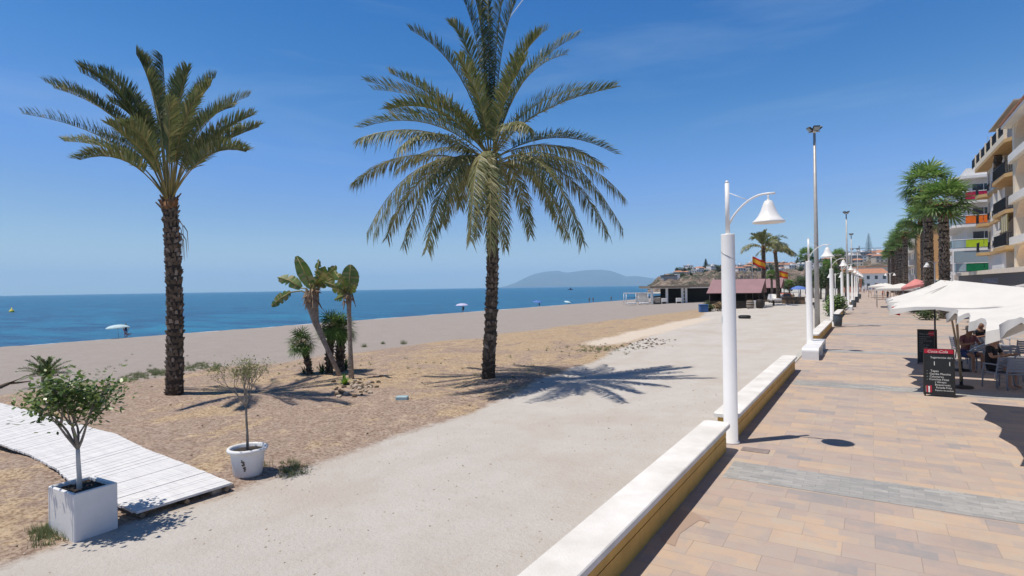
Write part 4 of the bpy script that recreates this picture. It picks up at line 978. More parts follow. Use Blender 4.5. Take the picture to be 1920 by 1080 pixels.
# bins
def bin_(p, label):
    root = thing('litter_bin', label, 'bin', p, 0, 'grey litter bins')
    mb = MB(); mb.lathe([(0, .02), (.20, .02), (.235, .06), (.27, .45), (.265, .80), (.25, .84), (.23, .84), (.22, .7), (0, .68)], 20); mb.build('drum', 'bin_grey', root)
    mb = MB(); mb.lathe([(.275, .78), (.285, .80), (.275, .83)], 20); mb.box(-.28, -.24, -.05, .05, .3, .7); mb.build('rim', 'black_metal', root); return root
b0 = bin_((-1.93, 44.5, 0), 'nearest grey litter bin beside the third lamp'); bk = children(b0)
for Y, lab in ((79, 'second grey litter bin along the lamp row'), (97, 'third grey litter bin along the lamp row'), (118, 'farthest grey litter bin along the lamp row')): dup(b0, (-1.75, Y, 0), 0, lab, kids=bk)
# service cover, gap slab, stain
mb = MB(); mb.rbox(-.23, .23, -.13, .13, -.02, .012, .004); o = mb.build('service_cover', 'cover_brown', None, (-1.80, 11.02, 0)); tag(o, 'small square service cover beside the nearest lamp base', 'cover')
m_, nt_, bb = nodes_of('stain'); bb.inputs['Base Color'].default_value = (.36, .265, .21, 1); bb.inputs['Roughness'].default_value = .5
mb = MB(); pts = [(1275, 955), (1300, 960), (1330, 976), (1331, 981), (1312, 975), (1296, 985), (1275, 1000), (1270, 1012), (1266, 1024), (1240, 1014), (1238, 1003), (1262, 990), (1255, 978), (1262, 962)]
P = [at(x, y, .0045) for x, y in pts]; mb.Fc([mb.V(p) for p in P][::-1])
struct(mb.build('water_stain', 'stain'))

# ================================================================== TERRACE
def parasol(x0, x1, y0, y1, ze, za, label, poles, pm='pole_wood', seg=(2, 2), val=.18, sag=.12, cm='canvas', tilt=(0, 0), base=True, group='large white parasols over the terrace', ridge=None):
    cx, cy = (x0 + x1) / 2, (y0 + y1) / 2; root = thing('parasol', label, 'parasol', (cx, cy, 0), 0, group)
    rnd = random.Random(int(cx * 100) + int(cy * 7)); mb = MB(); mb.smooth = True
    nu = 14; per = []
    X0, X1, Y0, Y1 = x0 - cx, x1 - cx, y0 - cy, y1 - cy
    crn = [(X0, Y0), (X1, Y0), (X1, Y1), (X0, Y1)]
    for s_ in range(4):
        a, b_ = crn[s_], crn[(s_ + 1) % 4]; sg = seg[s_ % 2]
        for k in range(nu):
            t = k / nu; m = (t * sg) % 1; sc = 4 * m * (1 - m)          # 0 at support points, 1 mid
            inw = .06 * sc; px = lerp(a[0], b_[0], t) * (1 - inw); py = lerp(a[1], b_[1], t) * (1 - inw); per.append((px, py, sc, rnd.uniform(-.01, .01)))
    n = len(per); rows = []; NV = 9
    rg = (ridge[0] - cx, ridge[1] - cx) if ridge else (0, 0); rx = lambda x: min(rg[1], max(rg[0], x))
    ap = Vector((0, 0, za))
    for j in range(NV + 1):
        v = j / NV; row = []
        for (px, py, sc, rj) in per:
            hz = v; z = lerp(za - .15 * (rx(px) - rg[0]), ze, v ** .82) + sc * sag * .55 * v * v - .03 * math.sin(math.pi * v) * (1 + sc) + rj * v
            row.append(mb.V((lerp(rx(px), px, hz), py * hz, z)))
        rows.append(row)
    for j in range(0, NV):
        for k in range(n): mb.Fc((rows[j][k], rows[j + 1][k], rows[j + 1][(k + 1) % n], rows[j][(k + 1) % n]))
    o = mb.build('canopy', cm, root)
    if val:
        mb = MB(); mb.smooth = True
        A = [Vector(mb2) for mb2 in [o.data.vertices[i].co for i in rows[NV]]]
        ia = [mb.V(a) for a in A]; ib = [mb.V((a.x * (1.005 + .012 * math.sin(k * 1.9)), a.y * (1.005 + .012 * math.sin(k * 1.9)), a.z - val * (1.0 - .62 * per[k][2]) + rnd.uniform(-.015, .015))) for k, a in enumerate(A)]
        for k in range(n): mb.Fc((ia[k], ib[k], ib[(k + 1) % n], ia[(k + 1) % n]))
        mb.build('valance', cm, root)
    for s_, (px, py) in enumerate(crn + [((X0 + X1) / 2, Y0), ((X0 + X1) / 2, Y1), (X0, 0), (X1, 0)]):
        mb = MB(); mb.tube([(rx(px), 0, za - .15 * (rx(px) - rg[0]) - .05), (lerp(rx(px), px, .5), py * .5, lerp(za - .15 * (rx(px) - rg[0]), ze, .5 ** .82) - .06), (px * .96, py * .96, ze - .015)], .012, 5); mb.build('rib', 'grey_metal', root)
    for (bx, by, tx, ty, m_) in poles:
        mb = MB(); mb.tube([(bx - cx, by - cy, .05), (tx - cx, ty - cy, za - .15 * (rx(tx - cx) - rg[0]) - .02)], .030, 10); mb.build('pole', m_, root)
        if base: mb = MB(); mb.lathe([(.0, .09), (.05, .09), (.06, .07), (.27, .055), (.29, 0)], 24, (bx - cx, by - cy, 0)); mb.tube([(bx - cx, by - cy, .05), (bx - cx, by - cy, .32)], .042, 10); mb.build('base', 'black_metal', root)
    return root
parasol(.46, 6.0, 21.7, 26.6, 2.33, 3.02, 'white parasol farthest of the terrace group, behind the standing chalk boards', [(2.5, 24.0, 2.1, 24.1, 'pole_wood'), (5.2, 24.0, 5.2, 24.1, 'pole_wood')], ridge=(2.0, 4.6))
parasol(.42, 6.4, 18.35, 21.5, 2.26, 3.0, 'white parasol in the middle of the group, red clip hanging from its corner', [(2.10, 20.2, 1.95, 19.95, 'pole_wood'), (5.3, 20.2, 5.2, 19.95, 'pole_wood')], ridge=(1.95, 5.0), seg=(4, 2))
parasol(1.52, 5.6, 11.6, 17.3, 2.18, 2.86, 'large white parasol with drooping flaps, in front of the others at the frame edge', [(3.6, 14.4, 3.56, 14.45, 'pole_wood')], seg=(2, 3), sag=.30, val=.22)
parasol(1.64, 5.4, 7.6, 11.3, 2.32, 3.0, 'nearest white parasol, only its scalloped corner shows at the frame edge', [(3.5, 9.4, 3.5, 9.45, 'pole_wood')], seg=(2, 2), sag=.28, val=.24)
parasol(4.0, 7.3, 22.8, 26.2, 2.72, 3.42, 'greyer parasol at the right edge, behind the white ones', [(5.6, 24.5, 5.6, 24.5, 'black_metal')], cm='canvas_grey')
mb = MB(); mb.tube([(0, 0, 0), (0, 0, 2.5)], .028, 10); mb.lathe([(0, .06), (.2, .05), (.22, 0)], 16); tag(mb.build('black_pole', 'black_metal', None, (1.86, 24.6, 0)), 'thin black pole standing behind the chalk boards', 'pole')
mb = MB(); c_ = at(1671, 579, dep=15.8)
mb.tube([(0, 0, 0), (.05, 0, .05), (.12, .0, .03)], .018, 6); mb.tube([(.05, 0, -.12), (.08, 0, 0), (.05, 0, .05)], .025, 6); mb.tube([(.06, 0, -.12), (.2, 0, -.16)], .03, 6)
tag(mb.build('red_clip', 'red_plastic', None, c_), 'dark red clip hanging from the corner of the middle parasol', 'clip')
def text_obj(txt, size, m, parent, loc, rot, name='lettering', shear=0, ext=.001):
    cu = bpy.data.curves.new('t', 'FONT'); cu.body = txt; cu.size = size; cu.extrude = ext; cu.shear = shear; cu.resolution_u = 2
    to = bpy.data.objects.new('t', cu); C.objects.link(to); dg = bpy.context.evaluated_depsgraph_get(); dg.update()
    me = bpy.data.meshes.new_from_object(to.evaluated_get(dg)); bpy.data.objects.remove(to)
    me.materials.clear(); me.materials.append(M[m]); o = bpy.data.objects.new(name, me); C.objects.link(o); o.parent = parent; o.location = loc; o.rotation_euler = rot; return o
def chalk_board(pl, pr, hgt, label, rows, header, seed):
    rnd = random.Random(seed); d = pr - pl; w_ = Vector((d.x, d.y, 0)).length; a = math.atan2(d.y, d.x); root = thing('menu_board', label, 'menu board', (pl + pr) / 2, a, 'black chalk menu boards'); root.location.z = 0
    tl = R(7)
    for s_, nm in ((1, 'front_panel'), (-1, 'back_panel')):
        T = Matrix.Translation((0, (0 if s_ > 0 else hgt * math.sin(tl) * 2), 0)) @ Matrix.Rotation(-tl * s_, 4, 'X')
        mb = MB(); mb.box(-w_ / 2, w_ / 2, -.012 if s_ > 0 else -.008, .008 if s_ > 0 else .012, .07, hgt, 0, T)
        for (x0, x1, z0, z1) in ((-w_ / 2 - .01, -w_ / 2 + .025, 0, hgt + .01), (w_ / 2 - .025, w_ / 2 + .01, 0, hgt + .01), (-w_ / 2 + .025, w_ / 2 - .025, .05, .085), (-w_ / 2 + .025, w_ / 2 - .025, hgt - .02, hgt + .01)): mb.box(x0, x1, -.02, .02, z0, z1, 1, T)
        mb.build(nm, ['chalkboard', 'board_frame'], root)
    rx = (R(90) - tl, 0, 0)
    def pos(x, z): return (x, z * math.sin(tl) - .0165, z * math.cos(tl))
    T = Matrix.Rotation(-tl, 4, 'X')
    if header == 1:
        mb = MB(); mb.box(-w_ / 2 + .01, w_ / 2 - .01, -.023, -.0205, hgt - .11, hgt, 0, T); mb.build('header', 'sign_red', root)
        text_obj('Coca-Cola', .10, 'chalk', root, (-w_ / 2 + .07, (hgt - .09) * math.sin(tl) - .026, (hgt - .09) * math.cos(tl)), rx, 'lettering', .25)
    else:
        mb = MB(); cx = w_ / 2 - .14; pts = [(cx + .11 * math.cos(k / 20 * 6.283), hgt - .14 + .09 * math.sin(k / 20 * 6.283)) for k in range(20)]
        mb.Fc([mb.V(T @ Vector((x, -.0215, z))) for x, z in pts]); mb.build('logo_disc', 'sign_red', root); text_obj('Coca-Cola', .045, 'chalk', root, (cx - .10, (hgt - .15) * math.sin(tl) - .024, (hgt - .15) * math.cos(tl)), rx, 'lettering', .25)
    for (txt, x, z, sz, m_) in rows: text_obj(txt, sz, m_, root, pos(x - w_ / 2, z), rx)
    return root
rows1 = [('Sugerencias del día', .14, .985, .070, 'chalk'), ('I', .20, .80, .15, 'chalk'), ('I', .52, .80, .15, 'chalk'), ('Tapas', .13, .635, .075, 'chalk'), ('Gamba Plancha', .11, .56, .072, 'chalk'), ('Calamares', .11, .49, .07, 'chalk'), ('Conchas Finas', .10, .42, .072, 'chalk'), ('y Almejas', .22, .355, .062, 'chalk'),
         ('Boquerones', .22, .285, .066, 'chalk'), ('Rosada Frita', .24, .215, .066, 'chalk'), ('Espetos de sardinas', .22, .15, .050, 'chalk'), ('-', .05, .635, .07, 'chalk'), ('-', .05, .56, .07, 'chalk'), ('-', .05, .49, .07, 'chalk'), ('-', .05, .42, .07, 'chalk')]
bd = chalk_board(at(1734, 742), at(1791, 746), 1.22, 'menu board with a red header and white chalk list, the front one', rows1, 1, 1)
mb = MB(); T = Matrix.Rotation(-R(7), 4, 'X')
for k, (x, c_) in enumerate(((-.30, 0), (-.26, 1), (-.22, 0), (-.18, 1))): mb.box(x - .018, x + .016, -.018, -.0165, .10, .26 + .02 * (k % 2), c_, T)
mb.build('picture', ['chalk', 'sign_red'], bd)
rows2 = [('Menú del día', .06, 1.06, .075, 'chalk_dim')] + [(s_, .05, .97 - .075 * k, .055, 'chalk_dim') for k, s_ in enumerate(['Ensalada mixta', 'Gazpacho', 'Sopa de pescado', 'Paella', 'Pescaíto frito', 'Pollo asado', 'Postre y café', 'Pan y bebida'])]
chalk_board(at(1721, 682), at(1757, 684), 1.24, 'plain black menu board with a small red disc, behind the front one', rows2, 2, 2)
# chairs
def chair(p, rz, label, sc=1):
    root = thing('terrace_chair', label, 'chair', p, rz, 'grey plastic terrace chairs')
    mb = MB(); mb.rbox(-.23, .23, -.22, .23, .42, .45, .012); mb.build('seat', 'plastic_grey', root)
    mb = MB()
    for k in range(5): z = .50 + k * .078; y = .215 + (z - .45) * .2; mb.box(-.22, .22, y, y + .018, z, z + .062)
    mb.build('backrest', 'plastic_grey', root)
    for sx in (-1, 1):
        mb = MB(); mb.tube([(sx * .25, -.22, 0), (sx * .245, -.20, .45), (sx * .25, -.16, .66)], .02, 6); mb.build('leg', 'plastic_grey', root)
        mb = MB(); mb.tube([(sx * .25, .26, 0), (sx * .24, .21, .45), (sx * .23, .30, .90)], .02, 6); mb.build('leg', 'plastic_grey', root)
        mb = MB(); mb.tube([(sx * .25, -.20, .66), (sx * .26, .05, .68), (sx * .24, .26, .67)], .022, 6); mb.build('armrest', 'plastic_grey', root)
    return root
fd = YAW
c0_ = at(1898, 730); ch = chair(c0_, R(-32) , 'grey plastic armchair seen from behind, nearest at the frame edge'); ch.rotation_euler = (0, 0, R(200)); ck = children(ch)
chs = [(W3((1822 - 960) / F * 19.0, 19.0), R(205), 'grey plastic armchair under the person with the hat'), (W3((1868 - 960) / F * 15.9, 15.9), R(215), 'grey plastic armchair under the person in black'), (W3((1800 - 960) / F * 21.5, 21.5), R(100), 'empty grey plastic armchair left of the person with the hat'),
       (W3((1850 - 960) / F * 21, 21), R(20), 'empty grey plastic armchair facing the person with the hat'), (W3((1903 - 960) / F * 18, 18), R(20), 'empty grey plastic armchair facing the person in black')]
chs += [(W3((1838 - 960) / F * 23, 23), R(200), 'empty grey armchair at the back of the terrace, left'), (W3((1872 - 960) / F * 22.5, 22.5), R(20), 'empty grey armchair at the back of the terrace, right'), (W3((1915 - 960) / F * 20, 20), R(190), 'empty grey armchair at the frame edge behind the nearest one'), (W3((1885 - 960) / F * 19.5, 19.5), R(100), 'empty grey armchair between the person in black and the frame edge')]
for p, a, lab in chs: dup(ch, (p.x, p.y, 0), a, lab, kids=ck)
def table(p, label):
    root = thing('terrace_table', label, 'table', p, 0, 'grey terrace tables'); mb = MB(); mb.rbox(-.38, .38, -.38, .38, .71, .735, .01); mb.build('table_top', 'plastic_grey', root)
    for sx in (-1, 1):
        for sy in (-1, 1): mb = MB(); mb.tube([(sx * .32, sy * .32, 0), (sx * .32, sy * .32, .71)], .02, 6); mb.build('leg', 'plastic_grey', root)
    return root
t1 = W3((1893 - 960) / F * 16.7, 16.7); t2 = W3((1836 - 960) / F * 20, 20)
table((t1.x, t1.y, 0), 'grey table with a white napkin holder, beside the person in black'); table((t2.x, t2.y, 0), 'grey table in front of the person with the hat')
mb = MB(); mb.lathe([(0, 0), (.05, 0), (.05, .09), (.03, .12), (.015, .15), (0, .15)], 14); mb.blob((0, 0, .1), .055, 1, .3, sub=1); tag(mb.build('napkin_holder', 'cloth_white', None, (W3((1877 - 960) / F * 16.3, 16.3, .737))), 'white napkin holder standing on the grey table', 'napkin holder')

# ------------------------------------------------------------------ people
def skin_mesh(verts, edges, root=0, sub=1):
    me = bpy.data.meshes.new('p'); me.from_pydata([v[:3] for v in verts], edges, []); o = bpy.data.objects.new('p', me); C.objects.link(o)
    md = o.modifiers.new('s', 'SKIN'); md.use_smooth_shade = True
    for i, v in enumerate(verts):
        sv = me.skin_vertices[0].data[i]; r = v[3]; sv.radius = (r, v[4] if len(v) > 4 else r); sv.use_root = (i == root)
    ms = o.modifiers.new('ss', 'SUBSURF'); ms.levels = sub; ms.render_levels = sub
    dg = bpy.context.evaluated_depsgraph_get(); dg.update(); m2 = bpy.data.meshes.new_from_object(o.evaluated_get(dg)); bpy.data.objects.remove(o); return m2
def person(label, p, rz, pose, mats, sc=1, hat=None, hands=False, hair=True, cat='person', group=None, build=1.0):
    # skeleton faces -Y.  zones: 0 skin 1 top 2 bottom 3 hair
    J = {}
    if pose == 'stand' or pose == 'walk':
        st = .22 if pose == 'walk' else 0
        J = dict(pel=(0, 0, .95), ab=(0, .01, 1.08), ch=(0, .015, 1.30), nk=(0, 0, 1.48), hd=(0, -.015, 1.585), tp=(0, -.01, 1.67))
        for s_, n in ((-1, 'l'), (1, 'r')):
            J['sh' + n] = (s_ * .17, .01, 1.41); J['el' + n] = (s_ * .23, .02 + s_ * st * .4, 1.13); J['wr' + n] = (s_ * .24, -.06 + s_ * st * .7, .90); J['hn' + n] = (s_ * .24, -.08 + s_ * st * .75, .80)
            J['hp' + n] = (s_ * .09, 0, .90); J['kn' + n] = (s_ * .10, -.02 - s_ * st * .6, .50); J['an' + n] = (s_ * .10, .03 - s_ * st * 1.1, .09); J['to' + n] = (s_ * .11, -.13 - s_ * st * 1.1, .03)
    else:
        J = dict(pel=(0, .08, .53), ab=(0, .10, .68), ch=(0, .08, .90), nk=(0, .03, 1.09), hd=(0, -.02, 1.19), tp=(0, -.015, 1.28))
        for s_, n in ((-1, 'l'), (1, 'r')):
            J['sh' + n] = (s_ * .18, .06, 1.02); J['el' + n] = (s_ * .26, -.05, .78); J['wr' + n] = (s_ * .17, -.28, .84); J['hn' + n] = (s_ * .13, -.36, .87)
            J['hp' + n] = (s_ * .10, .04, .50); J['kn' + n] = (s_ * .13, -.36, .52); J['an' + n] = (s_ * .12, -.36, .09); J['to' + n] = (s_ * .13, -.50, .04)
    rad = dict(pel=.125, ab=.115, ch=.135, nk=.055, hd=.095, tp=.07, sh=.06, el=.042, wr=.030, hn=.032, hp=.085, kn=.058, an=.038, to=.035)
    zone = dict(pel=2, ab=1, ch=1, nk=0, hd=0, tp=3, sh=1, el=0, wr=0, hn=0, hp=2, kn=0 if pose != 'x' else 2, an=0, to=0)
    keys = list(J); idx = {k: i for i, k in enumerate(keys)}; vs = []
    for k in keys:
        kk = k[:2] if k not in ('pel',) else k; r = rad[kk] * (build if kk in ('pel', 'ab', 'ch', 'hp') else 1); vs.append((*J[k], r, r * .78 if kk in ('ch', 'ab', 'pel') else r))
    E = [('pel', 'ab'), ('ab', 'ch'), ('ch', 'nk'), ('nk', 'hd'), ('hd', 'tp')]
    for n in 'lr': E += [('ch', 'sh' + n), ('sh' + n, 'el' + n), ('el' + n, 'wr' + n), ('wr' + n, 'hn' + n), ('pel', 'hp' + n), ('hp' + n, 'kn' + n), ('kn' + n, 'an' + n), ('an' + n, 'to' + n)]
    ed = [(idx[a], idx[b]) for a, b in E]
    if hands:
        for n, s_ in (('l', -1), ('r', 1)):
            h = Vector(J['hn' + n]); w_ = Vector(J['wr' + n]); d = (h - w_).normalized(); side = d.cross(Vector((0, 0, 1))).normalized(); nn = side.cross(d)
            for k in range(5):
                if k < 4: o1 = h + d * .045 + side * (k - 1.5) * .02; o2 = o1 + d * (.03, .036, .034, .026)[k] - nn * .02
                else: o1 = h + side * -s_ * .035; o2 = o1 + d * .03 + side * -s_ * .012
                i1 = len(vs); vs.append((*o1, .010)); vs.append((*o2, .0085)); ed += [(idx['hn' + n], i1), (i1, i1 + 1)]
    me = skin_mesh(vs, ed, 0, 2)
    for m_ in mats: me.materials.append(M[m_])
    segs = [(Vector(J[a]), Vector(J[b]), zone.get(a if a == 'pel' else a[:2]), zone.get(b if b == 'pel' else b[:2])) for a, b in E]
    for pl in me.polygons:
        c = pl.center; best = 9; z = 0
        for a, b, za, zb in segs:
            ab = b - a; t = max(0, min(1, (c - a).dot(ab) / ab.length_squared)); dd = (c - a - ab * t).length
            if dd < best: best = dd; z = za if t < (.62 if zb == 0 else .5) else zb
        hd = Vector(J['hd'])
        if hair and (c - hd).length < .17 and (c.z > hd.z + .05 or (c.y > hd.y + .02 and c.z > hd.z - .06)): z = 3
        pl.material_index = z; pl.use_smooth = True
    o = bpy.data.objects.new('body', me); C.objects.link(o)
    root = thing('person', label, cat, p, rz, group); root.scale = (sc,) * 3; o.parent = root
    # face
    hd = Vector(J['hd']); mb = MB(); mb.blob(hd + Vector((0, -.100, -.005)), .018, 1, .1, 0, 1, (.7, 1, 1.2))
    for s_ in (-1, 1): mb.blob(hd + Vector((s_ * .035, -.085, .022)), .010, 1, 0, 1); mb.blob(hd + Vector((s_ * .092, 0, 0)), .024, 1, .1, 0, 1, (.35, .7, 1.1))
    mb.box(-.022 + hd.x, .022 + hd.x, hd.y - .098, hd.y - .080, hd.z - .048, hd.z - .040, 2); mb.build('face', [mats[0], 'hair', 'cloth_maroon'], root)
    if hat:
        mb = MB(); mb.smooth = True; mb.lathe([(.21, .045), (.12, .055), (.108, .065), (.10, .15), (.06, .175), (0, .178)], 20, (J['hd'][0], J['hd'][1], J['hd'][2])); mb.build('hat', hat, root)
    return root
rP = math.pi
person('seated person with a grey hat and maroon top, back to us, under the middle parasol', W3((1816 - 960) / F * 18.9, 18.9), R(205) - math.pi, 'sit', ['skin_dark', 'cloth_maroon', 'cloth_navy', 'hair'], 1.10, 'hat', True, group='people seated on the terrace', build=1.35)
person('seated bare backed person in a black top reading a menu, near the frame edge', W3((1864 - 960) / F * 16.0, 16.0), R(235) - math.pi, 'sit', ['skin', 'cloth_black', 'cloth_black', 'hair'], 1.10, None, True, group='people seated on the terrace', build=1.3)
person('seated person in dark clothes facing us, between the other two', W3((1838 - 960) / F * 21.5, 21.5), R(30), 'sit', ['skin_dark', 'cloth_black', 'cloth_navy', 'hair'], 1.08, None, True, group='people seated on the terrace', build=1.2)
mb = MB(); q0 = at(1824, 655, dep=15.7); q1 = at(1853, 641, dep=15.5); dv = q1 - q0
nv = Vector((-sY, cY, 0)); u_ = dv.normalized(); pv = u_.cross(nv).normalized()
def slab(mb, o, a, b, t, m=0):
    P = [o, o + a, o + a + b, o + b]; n = a.cross(b).normalized() * t; T_ = [mb.V(x) for x in P]; B_ = [mb.V(x + n) for x in P]
    mb.Fc(T_[::-1], m); mb.Fc(B_, m)
    for i in range(4): mb.Fc((T_[i], T_[(i + 1) % 4], B_[(i + 1) % 4], B_[i]), m)
slab(mb, Vector(), dv, pv * -.09 + nv * .2, .012); tag(mb.build('menu_card', 'lightblue', None, q0), 'pale blue menu card held up by the person in black', 'menu')

# ================================================================== BEACH
def shore(px, dx=.6): q_ = onX(px, 560, -73.4 + dx); q_.z = max(-2.16, gz(q_.x, q_.y)); return q_
def beach_umbrella(label, p, r, hgt, m, tilt=0, rz=0):
    root = thing('beach_umbrella', label, 'beach umbrella', p, rz, 'beach umbrellas near the water'); mb = MB(); mb.tube([(0, 0, -.2), (math.sin(tilt) * hgt * .9, 0, hgt)], .022, 6); mb.build('pole', 'grey_metal', root)
    mb = MB(); T = Matrix.Translation((math.sin(tilt) * hgt * .9, 0, hgt)) @ Matrix.Rotation(tilt, 4, 'Y'); n = 24; rings = []
    for j in range(6):
        v = j / 5; rings.append([mb.V(T @ Vector((r * math.sin(v * 1.35) / math.sin(1.35) * math.cos(k * 6.2832 / n) * (1 - .06 * v * (k % 3 == 1)), r * math.sin(v * 1.35) / math.sin(1.35) * math.sin(k * 6.2832 / n) * (1 - .06 * v * (k % 3 == 1)), .1 - r * .42 * (1 - math.cos(v * 1.35))))) for k in range(n)])
    for A, B in zip(rings, rings[1:]):
        for k in range(n): mb.Fc((A[k], A[(k + 1) % n], B[(k + 1) % n], B[k]))
    mb.build('canopy', m, root); return root
p = shore(221); beach_umbrella('pale aqua beach umbrella beside the standing person, far left at the shore', p, 1.2, 1.45, 'umb_aqua', R(-6))
p = shore(235); person('standing person in dark clothes beside the aqua umbrella at the shore', p, R(60), 'stand', ['skin', 'cloth_black', 'cloth_navy', 'hair'], .98, group='people at the shore')
def beach_chair(label, p, rz, m='cloth_red'):
    root = thing('beach_chair', label, 'beach chair', p, rz); mb = MB(); mb.rbox(-.28, .28, -.25, .25, .28, .33, .01); mb.build('seat', m, root); mb = MB(); mb.rbox(-.28, .28, -.02, .03, 0, .62, .01, 0, Matrix.Translation((0, .25, .3)) @ Matrix.Rotation(R(-18), 4, 'X')); mb.build('backrest', m, root)
    for sx in (-1, 1): mb = MB(); mb.tube([(sx * .28, -.25, 0), (sx * .28, .3, .42)], .018, 5); mb.tube([(sx * .28, .3, 0), (sx * .28, -.25, .42)], .018, 5); mb.build('leg', 'grey_metal', root)
p = shore(240); beach_chair('red folding beach chair beside the standing person at the shore', p + Vector((0, 0, .1)), R(160))
p = shore(866); beach_umbrella('pale lilac beach umbrella over a dark figure, behind the tall date palm to its left', p, 1.35, 1.85, 'umb_lilac'); person('person in black crouched under the lilac umbrella', shore(868), R(20), 'sit', ['skin_dark', 'cloth_black', 'cloth_black', 'hair'], 1.1, group='people at the shore')
p = shore(1007); beach_umbrella('blue beach umbrella right of the tall palm, low by the water', p, 1.25, 1.5, 'umb_blue', R(5)); person('person sitting low in shade under the blue umbrella', shore(1011), R(40), 'sit', ['skin_dark', 'cloth_black', 'cloth_navy', 'hair'], .8, group='people at the shore')
p = shore(1063); beach_umbrella('small pale beach umbrella, rightmost by the water', p, 1.0, .95, 'umb_aqua', R(12)); person('person lying low next to the small pale umbrella', shore(1066), R(80), 'sit', ['skin', 'cloth_tan', 'cloth_black', 'hair'], .8, group='people at the shore')
for (x, y, lab, a) in ((1105, 566, 'dark standing bather, left of two near the water', 20), (1112, 565, 'dark standing bather, right of two near the water', 70), (1146, 561, 'lone bather standing in the shallows, far away', 50)):
    person(lab, shore(x), R(a), 'stand', ['skin_dark', 'skin_dark', 'cloth_black', 'hair'], 1, group='people at the shore')
# pergola with daybeds
p = gp(1195, 572); root = thing('beach_pergola', 'white beach pergola with draped daybeds left of the beach restaurant', 'pergola', p, YAW)
for sx in (-2.6, 0, 2.6):
    for sy in (-1.3, 1.3): mb = MB(); mb.tube([(sx, sy, 0), (sx, sy, 2.6)], .07, 6); mb.build('post', 'white_metal', root)
mb = MB(); mb.box(-2.7, 2.7, -1.4, -1.25, 2.5, 2.65); mb.box(-2.7, 2.7, 1.25, 1.4, 2.5, 2.65)
for k in range(9): mb.box(-2.7 + k * .66, -2.6 + k * .66, -1.25, 1.25, 2.56, 2.64)
mb.build('roof_frame', 'white_metal', root)
mb = MB(); mb.rbox(-2.3, -.3, -.9, .9, .25, .5, .03); mb.build('daybed', 'cloth_white', root); mb = MB(); mb.rbox(.4, 2.3, -.9, .9, .25, .5, .03); mb.build('daybed', 'cloth_white', root)
mb = MB(); mb.box(.1, 2.5, 1.30, 1.36, .6, 2.5); mb.build('curtain', 'canvas', root)
for (x, y, lab) in ((1206, 571, 'dark low lounger in front of the pergola, left'), (1222, 570, 'dark low lounger between pergola and restaurant, right')):
    mb = MB(); mb.rbox(-.9, .9, -.35, .35, .25, .34, .02); mb.box(.5, .58, -.35, .35, .3, .75); 
    for a in (-.8, .8):
        for b_ in (-.3, .3): mb.box(a - .03, a + .03, b_ - .03, b_ + .03, 0, .25)
    o = mb.build('sun_lounger', 'bin_grey', None, gp(x, y)); o.rotation_euler = (0, 0, YAW); tag(o, lab, 'sun lounger')
# buoy, boat, sea items
mb = MB(); mb.lathe([(0, -.5), (.5, -.3), (.75, .1), (.5, .6), (.15, .9), (.1, 1.4), (0, 1.4)], 14); tag(mb.build('buoy', 'buoy', None, at(22, 585, -2.2)), 'yellow buoy floating on the sea at the far left', 'buoy')
q_ = at(1070, 543.5, -2.2); root = thing('sail_boat', 'small dark boat on the sea in front of the mountains', 'boat', q_, R(30))
mb = MB(); mb.lathe([(0, -.2), (1.5, 0), (2.0, 1.0), (0, 1.0)], 12); o = mb.build('hull', 'rubber', root); o.scale = (2, 1, 1); mb = MB(); mb.tube([(0, 0, .8), (0, 0, 5)], [.3, .12], 6); mb.box(-1.2, 1.2, -.5, .5, .9, 2.4); mb.build('cabin', 'cloth_navy', root)
# beach restaurant
def frame_box(root, x0, x1, y0, y1, z0, z1, m, name='wall'): mb = MB(); mb.box(x0, x1, y0, y1, z0, z1); return mb.build(name, m, root)
pL = gp(1222, 570); dR = -pL.x * sY + pL.y * cY
def LD(px, dep, z=None): 
    q = W3((px - 960) / F * dep, dep); q.z = gz(q.x, q.y) if z is None else z; return q
dR = 122; o_ = LD(1222, dR); root = thing('beach_restaurant', 'open beach restaurant with white columns and a flat grey roof below the cliff', 'building', o_, YAW)
k_ = dR / F
def ux(px): return (px - 1222) * k_
zg = o_.z; def_h = 3.6
mb = MB(); mb.box(ux(1222), ux(1345), 0, 9, -.6, .05); mb.build('floor', 'concrete', root)
for x in (1222, 1250, 1279, 1286): mb = MB(); mb.box(ux(x) - .22, ux(x) + .22, -.2, .2, 0, 3.3); mb.build('column', 'plaster_white', root)
mb = MB(); mb.box(ux(1218), ux(1345), -.8, 9.5, 3.3, 3.42); mb.build('eave', 'plaster_white', root)
mb = MB(); mb.box(ux(1217), ux(1290), -1.0, 9.7, 3.42, 3.85); mb.box(ux(1290), ux(1345), -.6, 9.7, 3.42, 4.05); mb.build('roof', 'roof_thatch', root)
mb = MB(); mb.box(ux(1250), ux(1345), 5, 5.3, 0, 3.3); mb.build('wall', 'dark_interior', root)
mb = MB(); mb.box(ux(1332), ux(1345), -.1, .1, 0, 3.3); mb.build('wall', 'plaster_stone', root)
mb = MB()
for k in range(40): x = ux(1224) + k * (ux(1250) - ux(1224)) / 40; mb.box(x, x + .04, -.05, 0, 0, 1.2)
mb.box(ux(1224), ux(1279), -.06, .02, 1.15, 1.25); mb.build('railing', 'dark_wood', root)
for x in (1243, 1270): mb = MB(); mb.rbox(ux(x - 5), ux(x + 5), -1.2, -.6, .5, 1.25, .03); [mb.box(ux(x + s_ * 5) - .05, ux(x + s_ * 5) + .05, -1.1, -1.0, 0, .5) for s_ in (-1, 1)]; mb.build('counter', 'plaster_white', root)
for k in range(4): mb = MB(); mb.box(ux(1279) + .25, ux(1286) - .25, -.1, .3, .55 + k * .75, .7 + k * .75); mb.build('shelf', 'plaster_white', root)
